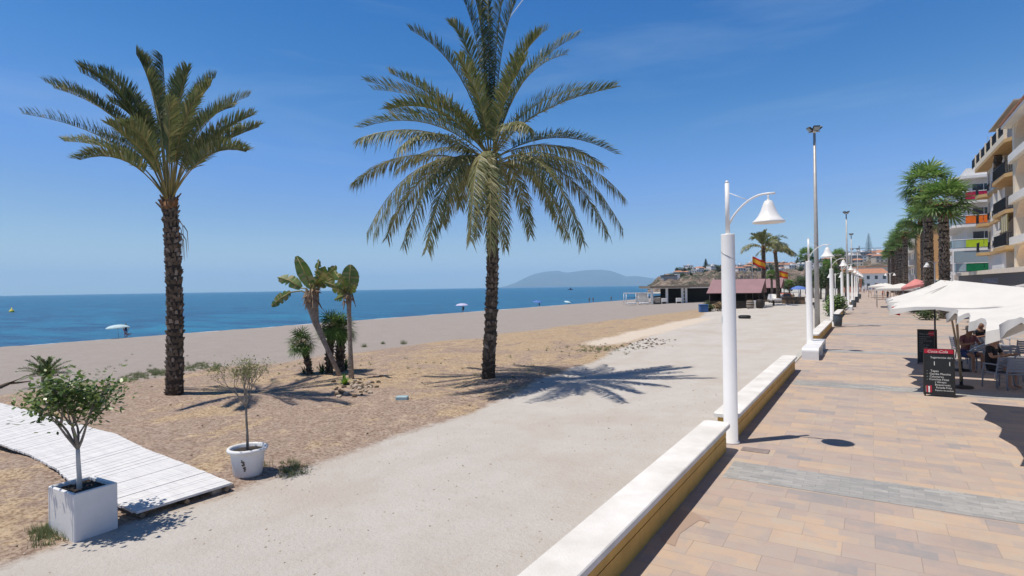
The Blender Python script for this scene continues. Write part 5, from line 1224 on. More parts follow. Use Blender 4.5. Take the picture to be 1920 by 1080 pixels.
# mauve roofed huts
def hut(label, pxl, pxr, dep, ze, zr, dpt, barrels, rz=YAW - R(30)):
    o_ = LD(pxl, dep); root = thing('beach_hut', label, 'beach hut', o_, rz, 'beach huts with mauve roofs'); W_ = (pxr - pxl) * dep / F * 1.05
    mb = MB(); y0, y1 = -.5, dpt + .5; ym = (y0 + y1) / 2; t = .06; A = [(-.3, y0, ze), (W_ + .3, y0, ze), (W_ + .1, ym, zr), (-.1, ym, zr)]; Bq = [(-.3, y1, ze), (W_ + .3, y1, ze), (W_ + .1, ym, zr), (-.1, ym, zr)]
    for P, fl in ((A, 0), (Bq, 1)): slab(mb, Vector(P[0]), Vector(P[1]) - Vector(P[0]), Vector(P[3]) - Vector(P[0]), t if not fl else -t)
    mb.build('roof', 'roof_mauve', root)
    mb = MB(); 
    for x in (0, W_): mb.Fc([mb.V(v) for v in ((x, y0 + .4, ze - .02), (x, y1 - .4, ze - .02), (x, ym, zr - .12))])
    mb.box(0, .1, .0, dpt, 0, ze); mb.box(W_ - .1, W_, 0, dpt, 0, 1.0); mb.box(.1, W_ - .1, 0, .1, 0, 1.0); mb.box(.1, W_ - .1, dpt - .1, dpt, 0, ze); mb.build('wall', 'dark_wood', root)
    for x in [W_ * k / 4 for k in range(1, 5)]: mb = MB(); mb.box(x - .12, x - .0, 0.0, .12, 1.0, ze); mb.build('post', 'dark_wood', root)
    mb = MB(); mb.box(-.1, W_ + .1, -.25, .1, 1.0, 1.08); mb.build('counter', 'dark_wood', root)
    return root, o_, W_
hr, ho, hw_ = hut('large beach hut with a mauve pitched roof and dark wooden counter', 1330, 1412, 79, 2.1, 3.95, 5.5, 2)
hut('smaller beach hut with a mauve roof, right behind the large one', 1420, 1456, 104, 2.5, 4.2, 5, 0)
Hm = Matrix.Translation(ho) @ Matrix.Rotation(YAW, 4, 'Z')
bar0 = None
for i, (px, lab) in enumerate(((1406, 'wooden barrel with pale hoops at the corner of the large hut'), (1424, 'dark wooden barrel right of the pale hooped one'))):
    q_ = LD(px, 74); root = thing('barrel', lab, 'barrel', q_, 0, 'barrels beside the huts'); mb = MB(); mb.lathe([(0, 0), (.38, 0), (.46, .3), (.48, .6), (.46, .9), (.38, 1.15), (0, 1.15)], 18); mb.build('staves', 'barrel' if not i else 'dark_wood', root)
    mb = MB(); [mb.lathe([(r_ + .005, z), (r_ + .012, z + .03), (r_ + .005, z + .09)], 18) for r_, z in ((.415, .1), (.465, .35), (.47, .7), (.43, .95))]; mb.build('hoops', 'hoop' if not i else 'black_metal', root)
mb = MB(); q_ = LD(1415, 74.5); mb.box(-.15, .15, -.2, .2, 0, 1.0); mb.build('tmp', 'cloth_white', None, q_).name = 'white_post'; tag(bpy.data.objects['white_post'], 'short white post between the two barrels', 'post')
# stuff by the hut : tables, people, objects (small)
def cafe_table(px, dep, lab, m='dark_wood', sc=1):
    q_ = LD(px, dep); root = thing('outdoor_table', lab, 'table', q_, 0, 'outdoor tables by the huts'); root.scale = (sc,) * 3
    mb = MB(); mb.rbox(-1.3, 1.3, -.45, .45, .78, .86, .02); mb.build('table_top', m, root); mb = MB(); mb.rbox(-.12, .12, -.15, .15, 0, .78, .02); mb.build('pedestal', 'dark_wood', root)
cafe_table(1450, 82, 'long brown table on one dark leg, right of the barrels', 'barrel')
def car(label, q_, rz, m, L_=4.0, Wd=1.7, Hh=1.45, bm='window_glass'):
    root = thing('parked_car', label, 'car', q_, rz); mb = MB(); pr = [(-L_ / 2, .3), (-L_ / 2, .75), (-L_ / 2 + .9, .88), (-L_ / 2 + 1.4, Hh), (L_ / 2 - .7, Hh), (L_ / 2 - .1, .95), (L_ / 2, .8), (L_ / 2, .3)]
    A = [mb.V((x, -Wd / 2, z)) for x, z in pr]; B = [mb.V((x, Wd / 2, z)) for x, z in pr]; n = len(pr)
    for i in range(n): mb.Fc((A[i], A[(i + 1) % n], B[(i + 1) % n], B[i]))
    mb.Fc(A[::-1]); mb.Fc(B); mb.build('body', m, root)
    mb = MB(); mb.quad((-L_ / 2 + 1.1, -Wd / 2 - .01, .92), (L_ / 2 - .5, -Wd / 2 - .01, .92), (L_ / 2 - .85, -Wd / 2 - .01, Hh - .1), (-L_ / 2 + 1.45, -Wd / 2 - .01, Hh - .1)); mb.build('side_window', bm, root)
    for x in (-L_ / 2 + .75, L_ / 2 - .75):
        for s_ in (-1, 1): mb = MB(); mb.tube([(x, s_ * (Wd / 2 - .2), .31), (x, s_ * (Wd / 2 + .02), .31)], .31, 14); mb.build('wheel', 'rubber', root)
car('small white car parked far off between the two distant date palms', LD(1455, 96), YAW + R(80), 'white_metal')
car('red orange vehicle parked beyond the brown table, right of the white car', LD(1467, 100), YAW + R(10), 'orange_van', 3.4, 1.6, 1.6)
def motorbike(label, q_, rz):
    root = thing('motorbike', label, 'motorbike', q_, rz)
    for x in (-.65, .65): mb = MB(); mb.tube([(x, -.06, .3), (x, .06, .3)], .3, 16); mb.build('wheel', 'rubber', root)
    mb = MB(); mb.tube([(-.6, 0, .35), (-.2, 0, .6), (.35, 0, .55), (.65, 0, .3)], [.08, .16, .15, .06], 8); mb.tube([(-.5, 0, .5), (-.45, 0, 1.05)], [.06, .04], 6); mb.build('body', 'black_metal', root)
    mb = MB(); mb.rbox(-.1, .6, -.13, .13, .68, .8, .03); mb.build('seat', 'rubber', root); mb = MB(); mb.tube([(-.45, -.33, 1.05), (-.45, .33, 1.05)], .025, 6); mb.build('handlebar', 'grey_metal', root)
motorbike('dark motorbike parked on the path, left of the first floodlight mast', LD(1523, 72), R(70)); 
q_ = LD(1494, 92); q_ = LD(1497, 92); root = thing('blue_parasol', 'blue parasol on the path side, left of the second lamp', 'parasol', q_); mb = MB(); mb.tube([(0, 0, 0), (0, 0, 2.7)], .04, 6); mb.build('pole', 'white_metal', root); mb = MB(); mb.lathe([(1.3, 2.2), (1.1, 2.45), (.6, 2.68), (0, 2.78)], 10); mb.build('canopy', 'umb_blue', root)
for px, lab, a in ((1499, 'person in a white top under the blue parasol', 0), (1487, 'person in tan under the blue parasol', 50)): person(lab, LD(px, 92.5), a, 'stand', ['skin', 'cloth_white' if a == 0 else 'cloth_tan', 'cloth_navy', 'hair'], .95, group='people near the huts')
mb = MB(); mb.rbox(-1.6, 1.6, -.4, .4, 0, 1.0, .05); mb.box(-1.7, 1.7, -.5, .5, 1.0, 1.08); tag(mb.build('brown_counter', 'barrel', None, LD(1487, 89)), 'long brown counter below the blue parasol', 'counter')
for px, py, lab, m_ in ((1396, 597, 'black rubber tyre lying on the sandy edge of the path', 'rubber'),):
    q_ = gp(px, py); mb = MB(); R0, r0 = .42, .15
    for i in range(20):
        for j in range(8):
            P = []
            for (a_, b_) in ((i, j), (i + 1, j), (i + 1, j + 1), (i, j + 1)): A_ = a_ / 20 * 6.2832; B_ = b_ / 8 * 6.2832; P.append(((R0 + r0 * math.cos(B_)) * math.cos(A_), (R0 + r0 * math.cos(B_)) * math.sin(A_), .15 + r0 * math.sin(B_)))
            mb.quad(*P)
    tag(mb.build('old_tyre', m_, None, q_), lab, 'tyre')
q_ = gp(1319, 585); root = thing('blue_container', 'bright blue plastic container beside the bushes left of the hut', 'container', q_, YAW); mb = MB(); mb.rbox(-.5, .5, -.35, .35, 0, .85, .06); mb.build('body', 'blue_plastic', root); mb = MB(); mb.rbox(-.54, .54, -.39, .39, .85, .93, .03); mb.build('lid', 'blue_plastic', root)
# flags
def flag(label, px, pyb, pyt, dep, fl, sgn=1):
    q_ = LD(px, dep); top = at(px, pyt, dep=dep).z; hgt = top - q_.z; root = thing('flag_pole', label, 'flag', q_, 0, 'red and yellow flags on poles'); mb = MB(); mb.tube([(0, 0, 0), (0, 0, hgt)], [.05, .035], 6); mb.build('pole', 'grey_metal', root)
    vx = Vector((cY, sY, 0)); mb = MB(); L_, h_ = fl; n = 14; rows = []
    for i in range(n + 1):
        t = i / n; x = L_ * t * .97; dz = -.42 * L_ * t * (.6 if sgn < 0 else 1) * t ** .2 + .06 * math.sin(t * 9); dy = .14 * math.sin(t * 8); rows.append([vx * (x + .06) + Vector((-sY, cY, 0)) * dy + Vector((0, 0, hgt - .15 - h_ * v + dz)) for v in (0, .25, .75, 1)])
    for a, b_ in zip(rows, rows[1:]):
        for j in range(3):
            i4 = [a[j], b_[j], b_[j + 1], a[j + 1]]; mi = 1 if j == 1 else 0; mb.quad(*i4, mi)
            off_ = Vector((-sY, cY, 0)) * .01; mb.quad(*[x + off_ for x in i4][::-1], mi)
    mb.build('flag_cloth', ['flag_red', 'flag_yellow'], root)
flag('red and yellow flag flying left of the first distant palm', 1411, 575, 479, 80, (1.9, 1.1))
flag('red and yellow flag right of the second distant palm, lower than the other', 1461, 570, 506, 98, (1.6, 1.1), -1)

# ================================================================== TREES AND BUSHES (background)
def leafy(mb, c, r, n, s, rnd, sq=1.0, mats=2):
    for k in range(n):
        d = Vector((rnd.gauss(0, 1), rnd.gauss(0, 1), rnd.gauss(0, 1))).normalized() * (rnd.random() ** .4); p = c + Vector((d.x * r, d.y * r, d.z * r * sq))
        leaf_face(mb, p, rnd, s * rnd.uniform(.6, 1.3), 0 if rnd.random() < .6 else 1, .7)
def tree_proto(seed, hgt, r):
    rnd = random.Random(seed); root = thing('tree', 'x', 'tree', (0, 0, 0)); tr = MB(); tips = []; tr.tube([(0, 0, -.3), (.1, 0, hgt * .3), (0, .1, hgt * .5)], [.25, .18, .12], 8)
    for k in range(5): a = k * 1.3; tr.tube([(0, 0, hgt * .4), (math.cos(a) * r * .6, math.sin(a) * r * .6, hgt * .75)], [.1, .03], 5)
    tr.build('trunk', 'bark_grey', root); cr = MB()
    for k in range(9):
        c = Vector((rnd.gauss(0, r * .45), rnd.gauss(0, r * .45), hgt * rnd.uniform(.5, .92))); leafy(cr, c, r * rnd.uniform(.35, .6), 260, .34, rnd, .8)
    cr.build('crown', ['leaf_tree', 'fan_dark'], root); return root
tp_ = [tree_proto(91, 6.5, 3.0), tree_proto(92, 7.5, 2.6)]; tk = [children(t) for t in tp_]
spots = [(1548, 100, 1.1, 'dark bushy tree left of the third lamp'), (1538, 112, 1.2, 'dark tree behind the second lamp bell'), (1572, 108, 1.15, 'dark tree behind the double lamp in the bush'), (1525, 120, 1.0, 'dark tree between the first mast and the second lamp'), (1585, 126, 1.1, 'dark tree just left of the lamp row'), (1558, 132, 1.25, 'tallest dark tree behind the lamp row'),
         (1500, 135, .95, 'tree right of the blue parasol, farther back'), (1480, 118, .7, 'olive green tree left of the blue parasol'), (1512, 150, 1.0, 'distant tree behind the second lamp column'), (1598, 150, .9, 'small dark tree where the lamp row ends'), (1470, 160, .9, 'distant tree behind the smaller hut, right'), (1440, 170, .7, 'distant low tree above the smaller hut'), (1612, 190, .9, 'far small tree by the white house'), (1530, 175, 1.2, 'far tree above the path end')]
spots = [(a, b_, c_ * .74, d_) for a, b_, c_, d_ in spots]
for i, (px, dep, sc, lab) in enumerate(spots):
    q_ = LD(px, dep); q_.z = min(-.2, max(q_.z, -.6)); j = i % 2
    if i < 2: o = tp_[i]; o.location = q_; o.scale = (sc,) * 3; o['label'] = lab; o['group'] = 'trees behind the path'
    else: dup(tp_[j], q_, i * 1.1, lab, 'trees behind the path', sc, kids=tk[j])
# small palms
sp = [(1447, 98, 4.6, 'small fan palm in front of the smaller hut'), (1573, 118, 8.6, 'tall fan palm rising left of the second mast'), (1513, 165, 11.0, 'fan palm crown rising behind the second lamp column'), (1552, 110, 6.5, 'shaggy fan palm left of the third lamp'), (1480, 102, 3.2, 'low fan palm left of the blue parasol'), (1560, 98, 5.8, 'shaggy fan palm between the trees behind the third lamp')]
for i, (px, dep, hg, lab) in enumerate(sp): dup(protos[i % 2], LD(px, dep, -.3), i, lab, 'small fan palms behind the path', sc=hg / (9.0, 11.0)[i % 2], kids=pk[i % 2])
def bush(name, label, q_, r, n, s, mats, seed, sq=.8, group=None):
    rnd = random.Random(seed); mb = MB()
    for k in range(5): leafy(mb, Vector((rnd.gauss(0, r * .3), rnd.gauss(0, r * .3), r * sq * rnd.uniform(.5, .9))), r * .7, n, s, rnd, sq)
    return tag(mb.build(name, mats, None, q_), label, 'bush', group)
bush('bush', 'round green bush at the foot of the double lamp', gp(1567, 592), 1.35, 420, .2, ['fan_green', 'leaf_tree'], 95, 1.0)
bush('bush', 'green bush right of the blue container', gp(1327, 584), .9, 260, .18, ['leaf_tree', 'weed'], 96)
bush('bush', 'green bush against the left wall of the large hut', gp(1334, 578), 1.0, 260, .18, ['leaf_tree', 'weed'], 97)
bush('dry_bush', 'brown dry bush in front of the large hut', gp(1348, 583), 1.0, 260, .16, ['debris', 'straw'], 98)

# ================================================================== TOWN
def house(seed, w_, d_, h_, wm, rm, flat):
    rnd = random.Random(seed); root = thing('house', 'x', 'house', (0, 0, 0)); mb = MB(); mb.box(-w_ / 2, w_ / 2, -d_ / 2, d_ / 2, -6, h_); mb.build('wall', wm, root)
    mb = MB()
    if flat: mb.box(-w_ / 2 - .2, w_ / 2 + .2, -d_ / 2 - .2, d_ / 2 + .2, h_, h_ + .35); mb.box(-1, 2, -1, 1.5, h_ + .35, h_ + 2.2)
    else:
        e = .5; z1 = h_ + w_ * .16; i = [mb.V(v) for v in ((-w_ / 2 - e, -d_ / 2 - e, h_), (w_ / 2 + e, -d_ / 2 - e, h_), (w_ / 2 + e, d_ / 2 + e, h_), (-w_ / 2 - e, d_ / 2 + e, h_), (-w_ / 4, 0, z1), (w_ / 4, 0, z1))]
        for f_ in ((0, 1, 5, 4), (1, 2, 5), (2, 3, 4, 5), (3, 0, 4), (3, 2, 1, 0)): mb.Fc([i[k] for k in f_])
    mb.build('roof', rm, root)
    for fl in range(int(h_ // 2.9)):
        nw = int(w_ // 3)
        for k in range(nw): x = -w_ / 2 + w_ * (k + .5) / nw; mb = MB(); mb.box(x - .6, x + .6, -d_ / 2 - .04, -d_ / 2 + .02, .9 + fl * 2.9, 2.3 + fl * 2.9); mb.build('window', 'window_glass', root)
    return root
hp = [house(1, 9, 8, 3.2, 'plaster_white', 'roof_tile', False), house(2, 12, 8, 6, 'plaster_white', 'plaster_white', True), house(3, 10, 9, 6, 'plaster_stone', 'roof_tile', False), house(4, 14, 9, 9, 'town_grey', 'plaster_white', True)]
hk = [children(h) for h in hp]; rnd = random.Random(44)
hs = [(1251, .30, 1, .9, 'dark roofed flat house at the cliff top, leftmost'), ]
desc = ['white tiled house', 'white flat roofed house', 'stone coloured tiled house', 'grey flat roofed block']
ORD = 'first second third fourth fifth sixth seventh eighth ninth tenth eleventh twelfth thirteenth fourteenth fifteenth sixteenth seventeenth eighteenth nineteenth twentieth'.split()
def ordinal(i, n): return ORD[i] + ' from the left' if i < n / 2 or n <= 20 and i < 12 else ORD[n - 1 - i] + ' from the right'
specs = []
for k in range(150):
    if k < 30: px = rnd.uniform(1268, 1420); u = rnd.uniform(.50, 1.0); j = rnd.choice((0, 1, 1, 2)); zn = 'on the headland above the beach restaurant'
    elif k < 84: px = rnd.uniform(1385, 1560); u = rnd.uniform(.30, 1.0); j = rnd.choice((0, 1, 2, 0)); zn = 'on the hill behind the distant palms'
    else: px = rnd.uniform(1560, 1700); u = rnd.uniform(.30, 1.0); j = rnd.choice((0, 1, 2, 3, 2)); zn = 'on the hill beyond the promenade end'
    specs.append((zn, j, px, u, rnd.uniform(-.5, .5), rnd.uniform(.5, .8) if k < 84 else rnd.uniform(.7, 1.1)))
specs.sort(); used = set()
for zn, j, px, u, rz, sc in specs:
    same = [t for t in specs if t[0] == zn and t[1] == j]; i_ = [t[2] for t in same].index(px)
    lab = desc[j] + ' ' + ordinal(i_, len(same)) + ' ' + zn; q_ = hill(px, u); rz += YAW
    if j not in used: used.add(j); o = hp[j]; o.location = q_; o.rotation_euler = (0, 0, rz); o.scale = (sc,) * 3; o['label'] = lab; o['group'] = desc[j] + 's ' + zn
    else: dup(hp[j], q_, rz, lab, desc[j] + 's ' + zn, sc, kids=hk[j])
q_ = hill(1256, .30); q_.z = at(1256, 520, dep=math.hypot(q_.x, q_.y) * .98).z - 4
root = thing('cliff_house', 'long dark grey house with a white side at the cliff top, leftmost', 'house', hill(1256, .3) + Vector((0, 0, 0)), YAW)
mb = MB(); mb.box(-5, 4, -3, 3, -4, 2.2); mb.build('wall', 'town_grey', root); mb = MB(); mb.box(-5.5, 4, -3.4, 3.4, 2.2, 2.9); mb.build('roof', 'bin_grey', root); mb = MB(); mb.box(4, 6, -3, 3, -4, 3.4); mb.build('wall', 'plaster_white', root)
# trees on the hill
specs = []
for k in range(100):
    px = rnd.uniform(1262, 1560) if k < 68 else rnd.uniform(1500, 1680); u = rnd.uniform(.25, 1.02)
    zn = 'on the headland above the beach restaurant' if px < 1340 else 'on the hill behind the mauve huts' if px < 1440 else 'on the hill behind the distant palms' if px < 1545 else 'on the hill beyond the promenade end'
    specs.append((zn, px, u, rnd.uniform(.6, 1.3)))
specs.sort()
for k, (zn, px, u, sc) in enumerate(specs):
    same = [t for t in specs if t[0] == zn]; lab = 'dark rounded tree, ' + ordinal([t[1] for t in same].index(px), len(same)) + ' ' + zn
    dup(tp_[k % 2], hill(px, u) - Vector((0, 0, 2.6 * sc)), k, lab, 'trees ' + zn, sc, kids=tk[k % 2])
def conifer(label, q_, hgt, r):
    rnd = random.Random(int(hgt * 10)); root = thing('pine_tree', label, 'tree', q_, 0, 'tall conifers on the skyline'); mb = MB(); mb.tube([(0, 0, -2), (0, 0, hgt)], [.35, .05], 6); mb.build('trunk', 'bark_grey', root); mb = MB()
    for k in range(16):
        z = hgt * (.15 + .83 * k / 16); rr = r * (1.05 - k / 16) ** .7
        for a in range(7): an = a * .9 + k; mb.tube([(0, 0, z), (math.cos(an) * rr, math.sin(an) * rr, z - .1 * rr)], [.42, .10], 4)
    mb.build('crown', 'pine_dark', root)
for px, u, hgt, r, lab in ((1324, .95, 13, 3.4, 'tall tiered conifer on the headland skyline'), (1630, .95, 30, 5.5, 'tall conifer on the skyline under the crane'), (1352, .9, 7, 2, 'small conifer just left of the nearest lamp column'), (1412, .9, 9, 2.4, 'conifer behind the left flag'), (1496, .9, 8, 2.2, 'small conifer behind the far hill palms')): conifer(lab, hill(px, u), hgt, r)
# construction crane
q_ = hill(1606, .99); root = thing('tower_crane', 'thin tower crane above the far town', 'crane', q_, YAW); jz = at(1606, 464, dep=790).z - q_.z
q2 = jz
mb = MB(); mb.box(-.6, .6, -.6, .6, -2, jz + 3); mb.build('mast', 'galv', root); mb = MB(); mb.box(-12, 30, -.35, .35, jz - .4, jz + .4); mb.build('jib', 'galv', root); mb = MB(); mb.box(-12, -8, -.8, .8, jz - 2.4, jz - .4); mb.build('counterweight', 'town_grey', root); root.location = hill(1612, .99)
# white house with orange roof at promenade end
q_ = LD(1626, 215, 0); root = thing('end_house', 'long white house with an orange tiled roof at the end of the promenade', 'building', q_, YAW - R(8))
mb = MB(); mb.box(-7, 7, 0, 9, -1, 6.2); mb.build('wall', 'plaster_white', root); mb = MB(); i = [mb.V(v) for v in ((-7.6, -.6, 6.1), (7.6, -.6, 6.1), (7.6, 9.6, 6.1), (-7.6, 9.6, 6.1), (-7.6, 4.5, 8.0), (7.6, 4.5, 8.0))]
for f_ in ((0, 1, 5, 4), (2, 3, 4, 5), (1, 2, 5), (3, 0, 4), (3, 2, 1, 0)): mb.Fc([i[k] for k in f_])
mb.build('roof', 'roof_tile', root)
for k in range(5):
    for z in (1.0, 3.9): mb = MB(); mb.box(-5.7 + k * 2.8, -4.7 + k * 2.8, -.05, .02, z, z + 1.3); mb.build('window', 'window_glass', root)
q_ = LD(1606, 175, 0); root = thing('kiosk', 'small pinkish kiosk with white railing left of the promenade end', 'kiosk', q_, YAW); mb = MB(); mb.box(-2.2, 1.6, 0, 3, -.5, 4.0); mb.build('wall', 'canvas_orange', root); mb = MB(); mb.box(-2.5, 1.9, -.3, 3.3, 4.0, 4.3); mb.build('roof', 'plaster_white', root); mb = MB(); [mb.box(-2 + k * .35, -1.92 + k * .35, -.6, -.5, 0, 1.2) for k in range(11)]; mb.build('railing', 'white_metal', root)
q_ = LD(1652, 235, 0); root = thing('end_block', 'pale pink and white apartment block right of the long white house', 'building', q_, YAW); mb = MB(); mb.box(-6, 8, 0, 10, -1, 9); mb.build('wall', 'plaster_stone', root); mb = MB(); mb.box(-6.3, 8.3, -.3, 10.3, 9, 9.4); mb.build('roof', 'roof_tile', root)
for k in range(5):
    for z in (1, 3.9, 6.6): mb = MB(); mb.box(-5 + k * 2.6, -3.9 + k * 2.6, -.05, .02, z, z + 1.4); mb.build('window', 'window_glass', root)
# walkers far down the promenade
cl = [('cloth_white', 'cloth_navy'), ('cloth_black', 'cloth_black'), ('cloth_blue', 'cloth_tan'), ('cloth_red', 'cloth_navy'), ('cloth_white', 'cloth_tan'), ('cloth_tan', 'cloth_black')]
wk = [(1620, 150, 'walker in white top far along the promenade'), (1626, 160, 'walker in black at the far promenade end'), (1631, 146, 'walker in blue top far along the promenade'), (1637, 165, 'walker in red top at the far promenade end'), (1612, 158, 'walker in white and tan near the last lamps'), (1643, 158, 'walker in tan top beside the far stalls')]
for i, (px, dep, lab) in enumerate(wk): q_ = W3((px - 960) / F * dep, dep, 0); person(lab, q_, i * 1.1, 'walk', ['skin', cl[i][0], cl[i][1], 'hair'], 1.02, group='walkers at the far end of the promenade')

# ================================================================== RIGHT SIDE BUILDINGS
def window(root, x0, x1, y0, y1, z0, z1, face, off, fm='plaster_white', gm='window_glass', rec=.0):
    # face 'X' : on plane X=off facing -X, spans y ; face 'Y' : on plane Y=off facing -Y, spans x
    t = .07; f = MB(); g_ = MB()
    if face == 'X':
        for a in ((y0 - t, y0, z0 - t, z1 + t), (y1, y1 + t, z0 - t, z1 + t), (y0, y1, z1, z1 + t), (y0, y1, z0 - t, z0), ((y0 + y1) / 2 - .03, (y0 + y1) / 2 + .03, z0, z1)): f.box(off - .05, off - .002, a[0], a[1], a[2], a[3])
        g_.box(off - .02, off - .003, y0, y1, z0, z1)
    else:
        for a in ((x0 - t, x0, z0 - t, z1 + t), (x1, x1 + t, z0 - t, z1 + t), (x0, x1, z1, z1 + t), (x0, x1, z0 - t, z0), ((x0 + x1) / 2 - .03, (x0 + x1) / 2 + .03, z0, z1)): f.box(a[0], a[1], off - .05, off - .002, a[2], a[3])
        g_.box(x0, x1, off - .02, off - .003, z0, z1)
    fo = f.build('window', fm, root); g_.build('pane', gm, fo); return fo
def balusters(root, pts, z0, h_, m='black_metal', step=.21, name='railing'):
    mb = MB()
    for a, b_ in zip(pts, pts[1:]):
        a = Vector(a); b_ = Vector(b_); n = max(1, int((b_ - a).length / step))
        for k in range(n):
            p = a.lerp(b_, k / n); bulge = Vector((0, 0, 0)); mb.tube([(p.x, p.y, z0 + .08), (p.x - .03, p.y, z0 + h_ * .35), (p.x, p.y, z0 + h_)], .018, 4, cap=False)
        for z in (z0 + .08, z0 + h_): mb.tube([(a.x, a.y, z), (b_.x, b_.y, z)], .03, 5)
    return mb.build(name, m, root)
# apartment 1 : cream/white facade with ochre balconies
A1 = thing('apartment_building', 'cream apartment block with ochre edged balconies and black railings', 'building', (0, 0, 0), 0, 'apartment blocks along the promenade')
ya, yb = 59.5, 75.5; ym = 66.5; XF = 10.2
mb = MB(); mb.box(XF, 24, ym, yb, 0, 14.2); mb.box(XF + 2.2, 24, ya, ym, 0, 14.2); mb.box(XF, 24, ya - .3, ya, 0, 14.2); mb.build('wall', 'plaster_white', A1)
mb = MB()
zs = [5.75, 8.65, 11.55, 14.35]
for i, z in enumerate(zs):
    mb = MB(); xb = XF - .95; P = [(XF + 2.2, ya), (xb + .5, ya), (xb, ya + .9), (xb, ym - .5), (XF - .25, ym + .6), (XF - .25, yb - 2.4), (xb, yb - 1.6), (xb, yb + .3), (XF + 2.2, yb + .3)] if i < 3 else [(XF + 2.2, ya), (xb + .5, ya), (xb, ya + .9), (xb, yb + .2), (XF + 2.2, yb + .2)]
    t0, t1 = z - .30, z; A = [mb.V((x, y, t0)) for x, y in P]; B = [mb.V((x, y, t1)) for x, y in P]; n = len(P)
    for k in range(n): mb.Fc((A[k], B[k], B[(k + 1) % n], A[(k + 1) % n]))
    mb.Fc(B[::-1]); mb.Fc(A); mb.build('balcony_slab', 'plaster_ochre', A1)
    if i < 3:
        balusters(A1, [(xb + .5, ya, 0), (xb + .05, ya + .9, 0), (xb + .05, ym - .5, 0)], z, 1.0); balusters(A1, [(xb + .05, yb - 1.6, 0), (xb + .05, yb + .2, 0)], z, 1.0)
        mb = MB(); mb.box(XF + 2.12, XF + 2.2, ya + .8, ya + 4.8, z, z + 2.2); mb.build('balcony_door', 'shutter', A1)
        for y in (ym + 2.0, ym + 4.6, ym + 7.2): window(A1, 0, 0, y, y + 1.0, z + .75, z + 2.1, 'X', XF, 'plaster_cream'); balusters(A1, [(XF - .12, y - .1, 0), (XF - .12, y + 1.1, 0)], z + .3, .7)
        for yq in (1.2, 3.7): mb = MB(); mb.box(XF - .28, XF - .002, ym + yq, ym + yq + .3, z, z + 2.5); mb.build('pilaster', 'plaster_white', A1)
        mb = MB(); mb.box(XF + .0, XF + 2.2, ya, ya + .25, z, z + 2.52); mb.build('partition', 'plaster_white', A1)
    else:
        mb = MB(); mb.box(xb, xb + .2, ya + .9, yb + .2, z, z + .45); mb.box(xb + .5, XF + 2, ya - .1, ya + .1, z, z + 1.3); mb.build('parapet', 'plaster_cream', A1)
        for k in range(6): y = ya + .9 + k * 3.0; mb = MB(); mb.box(xb + .01, xb + .22, y, y + .3, z + .45, z + 1.5); mb.build('post', 'plaster_cream', A1); balusters(A1, [(xb + .1, y + .3, 0), (xb + .1, y + 3.0, 0)], z + .42, .95)
mb = MB(); mb.box(XF + .6, 24, ya, yb - 5, 14.2, 17.0); mb.build('penthouse', 'pale_glass', A1)
mb = MB()
for k in range(18): y = ya + .3 + k * .68; mb.box(XF + .5, XF + .6, y, y + .09, 14.3, 17.0)
mb.build('mullions', 'white_metal', A1)
mb = MB(); slab(mb, Vector((XF - .5, ya - .2, 17.05)), Vector((0, yb - 4.6 - ya, 0)), Vector((14, 0, .25)), -.12); mb.build('roof', 'town_grey', A1)
mb = MB(); mb.box(XF - .6, XF - .55, ya + 3.2, ya + 5.6, 6.7 + 0, 8.2)
slab(mb, Vector((XF - .95, ya + 3.4, 6.9)), Vector((0, 2.6, 0)), Vector((.9, 0, 1.35)), .03); mb.build('green_awning', 'canvas_grey', A1)
for k in range(7): mb = MB(); y = ya + .2 + k * .42; mb.box(XF - .90, XF - .86, y, y + .42, 6.9, 8.25); mb.build('awning_stripe', 'awning_stripe' if k % 2 else 'awning_dark', A1)
mb = MB(); [mb.blob((XF - .5, ym - .3, 12.9 + k * .35), .35, k, .5) for k in range(4)]; mb.build('hanging_plant', 'debris', A1)
# apartment 0 : cream block with arches at the frame edge
A0 = thing('apartment_building', 'cream block with arches at the right frame edge', 'building', (0, 0, 0), 0, 'apartment blocks along the promenade')
y0_, y1_ = 34, 56.4; X0_ = 9.35
mb = MB(); mb.box(X0_ + .6, 24, y0_, y1_, 0, 14.6); mb.build('wall', 'plaster_peach', A0)
for z in (5.6, 8.7, 11.8): mb = MB(); mb.box(X0_ - .45, X0_ + .6, y0_, y1_ + .3, z, z + .55); mb.box(X0_ - .35, X0_ + .6, y1_ + .3, y1_ + 1.0, z, z + .55); mb.build('balcony_slab', 'plaster_white', A0)
for (z0, z1) in ((0, 5.6), (6.15, 8.7), (9.25, 11.8), (12.35, 14.6)):
    for k in range(4):
        yy = y1_ - .5 - k * 5.2; mb = MB(); mb.box(X0_ - .2, X0_ + .6, yy, yy + .7, z0, z1); mb.build('column', 'plaster_cream', A0)
        mb = MB(); n = 12; r = 2.25; yc = yy - r; pts = [(yc + r * math.cos(a * math.pi / n), z1 - 1.1 + 1.0 * math.sin(a * math.pi / n)) for a in range(n + 1)]
        for (p0, p1) in zip(pts, pts[1:]): mb.quad((X0_ - .15, p0[0], p0[1]), (X0_ - .15, p1[0], p1[1]), (X0_ - .15, p1[0], z1), (X0_ - .15, p0[0], z1)); mb.quad((X0_ - .15, p1[0], p1[1]), (X0_ - .15, p0[0], p0[1]), (X0_ + .55, p0[0], p0[1]), (X0_ + .55, p1[0], p1[1]))
        mb.build('arch', 'plaster_peach', A0)
        if z0: window(A0, 0, 0, yc - .9, yc + .9, z0 + .3, z1 - .4, 'X', X0_ + .6)
for z in (6.15, 9.25, 12.35): window(A0, X0_ + .7, X0_ + 1.6, 0, 0, z + .3, z + 1.9, 'Y', y1_ , 'plaster_white', 'blue_glass'); 
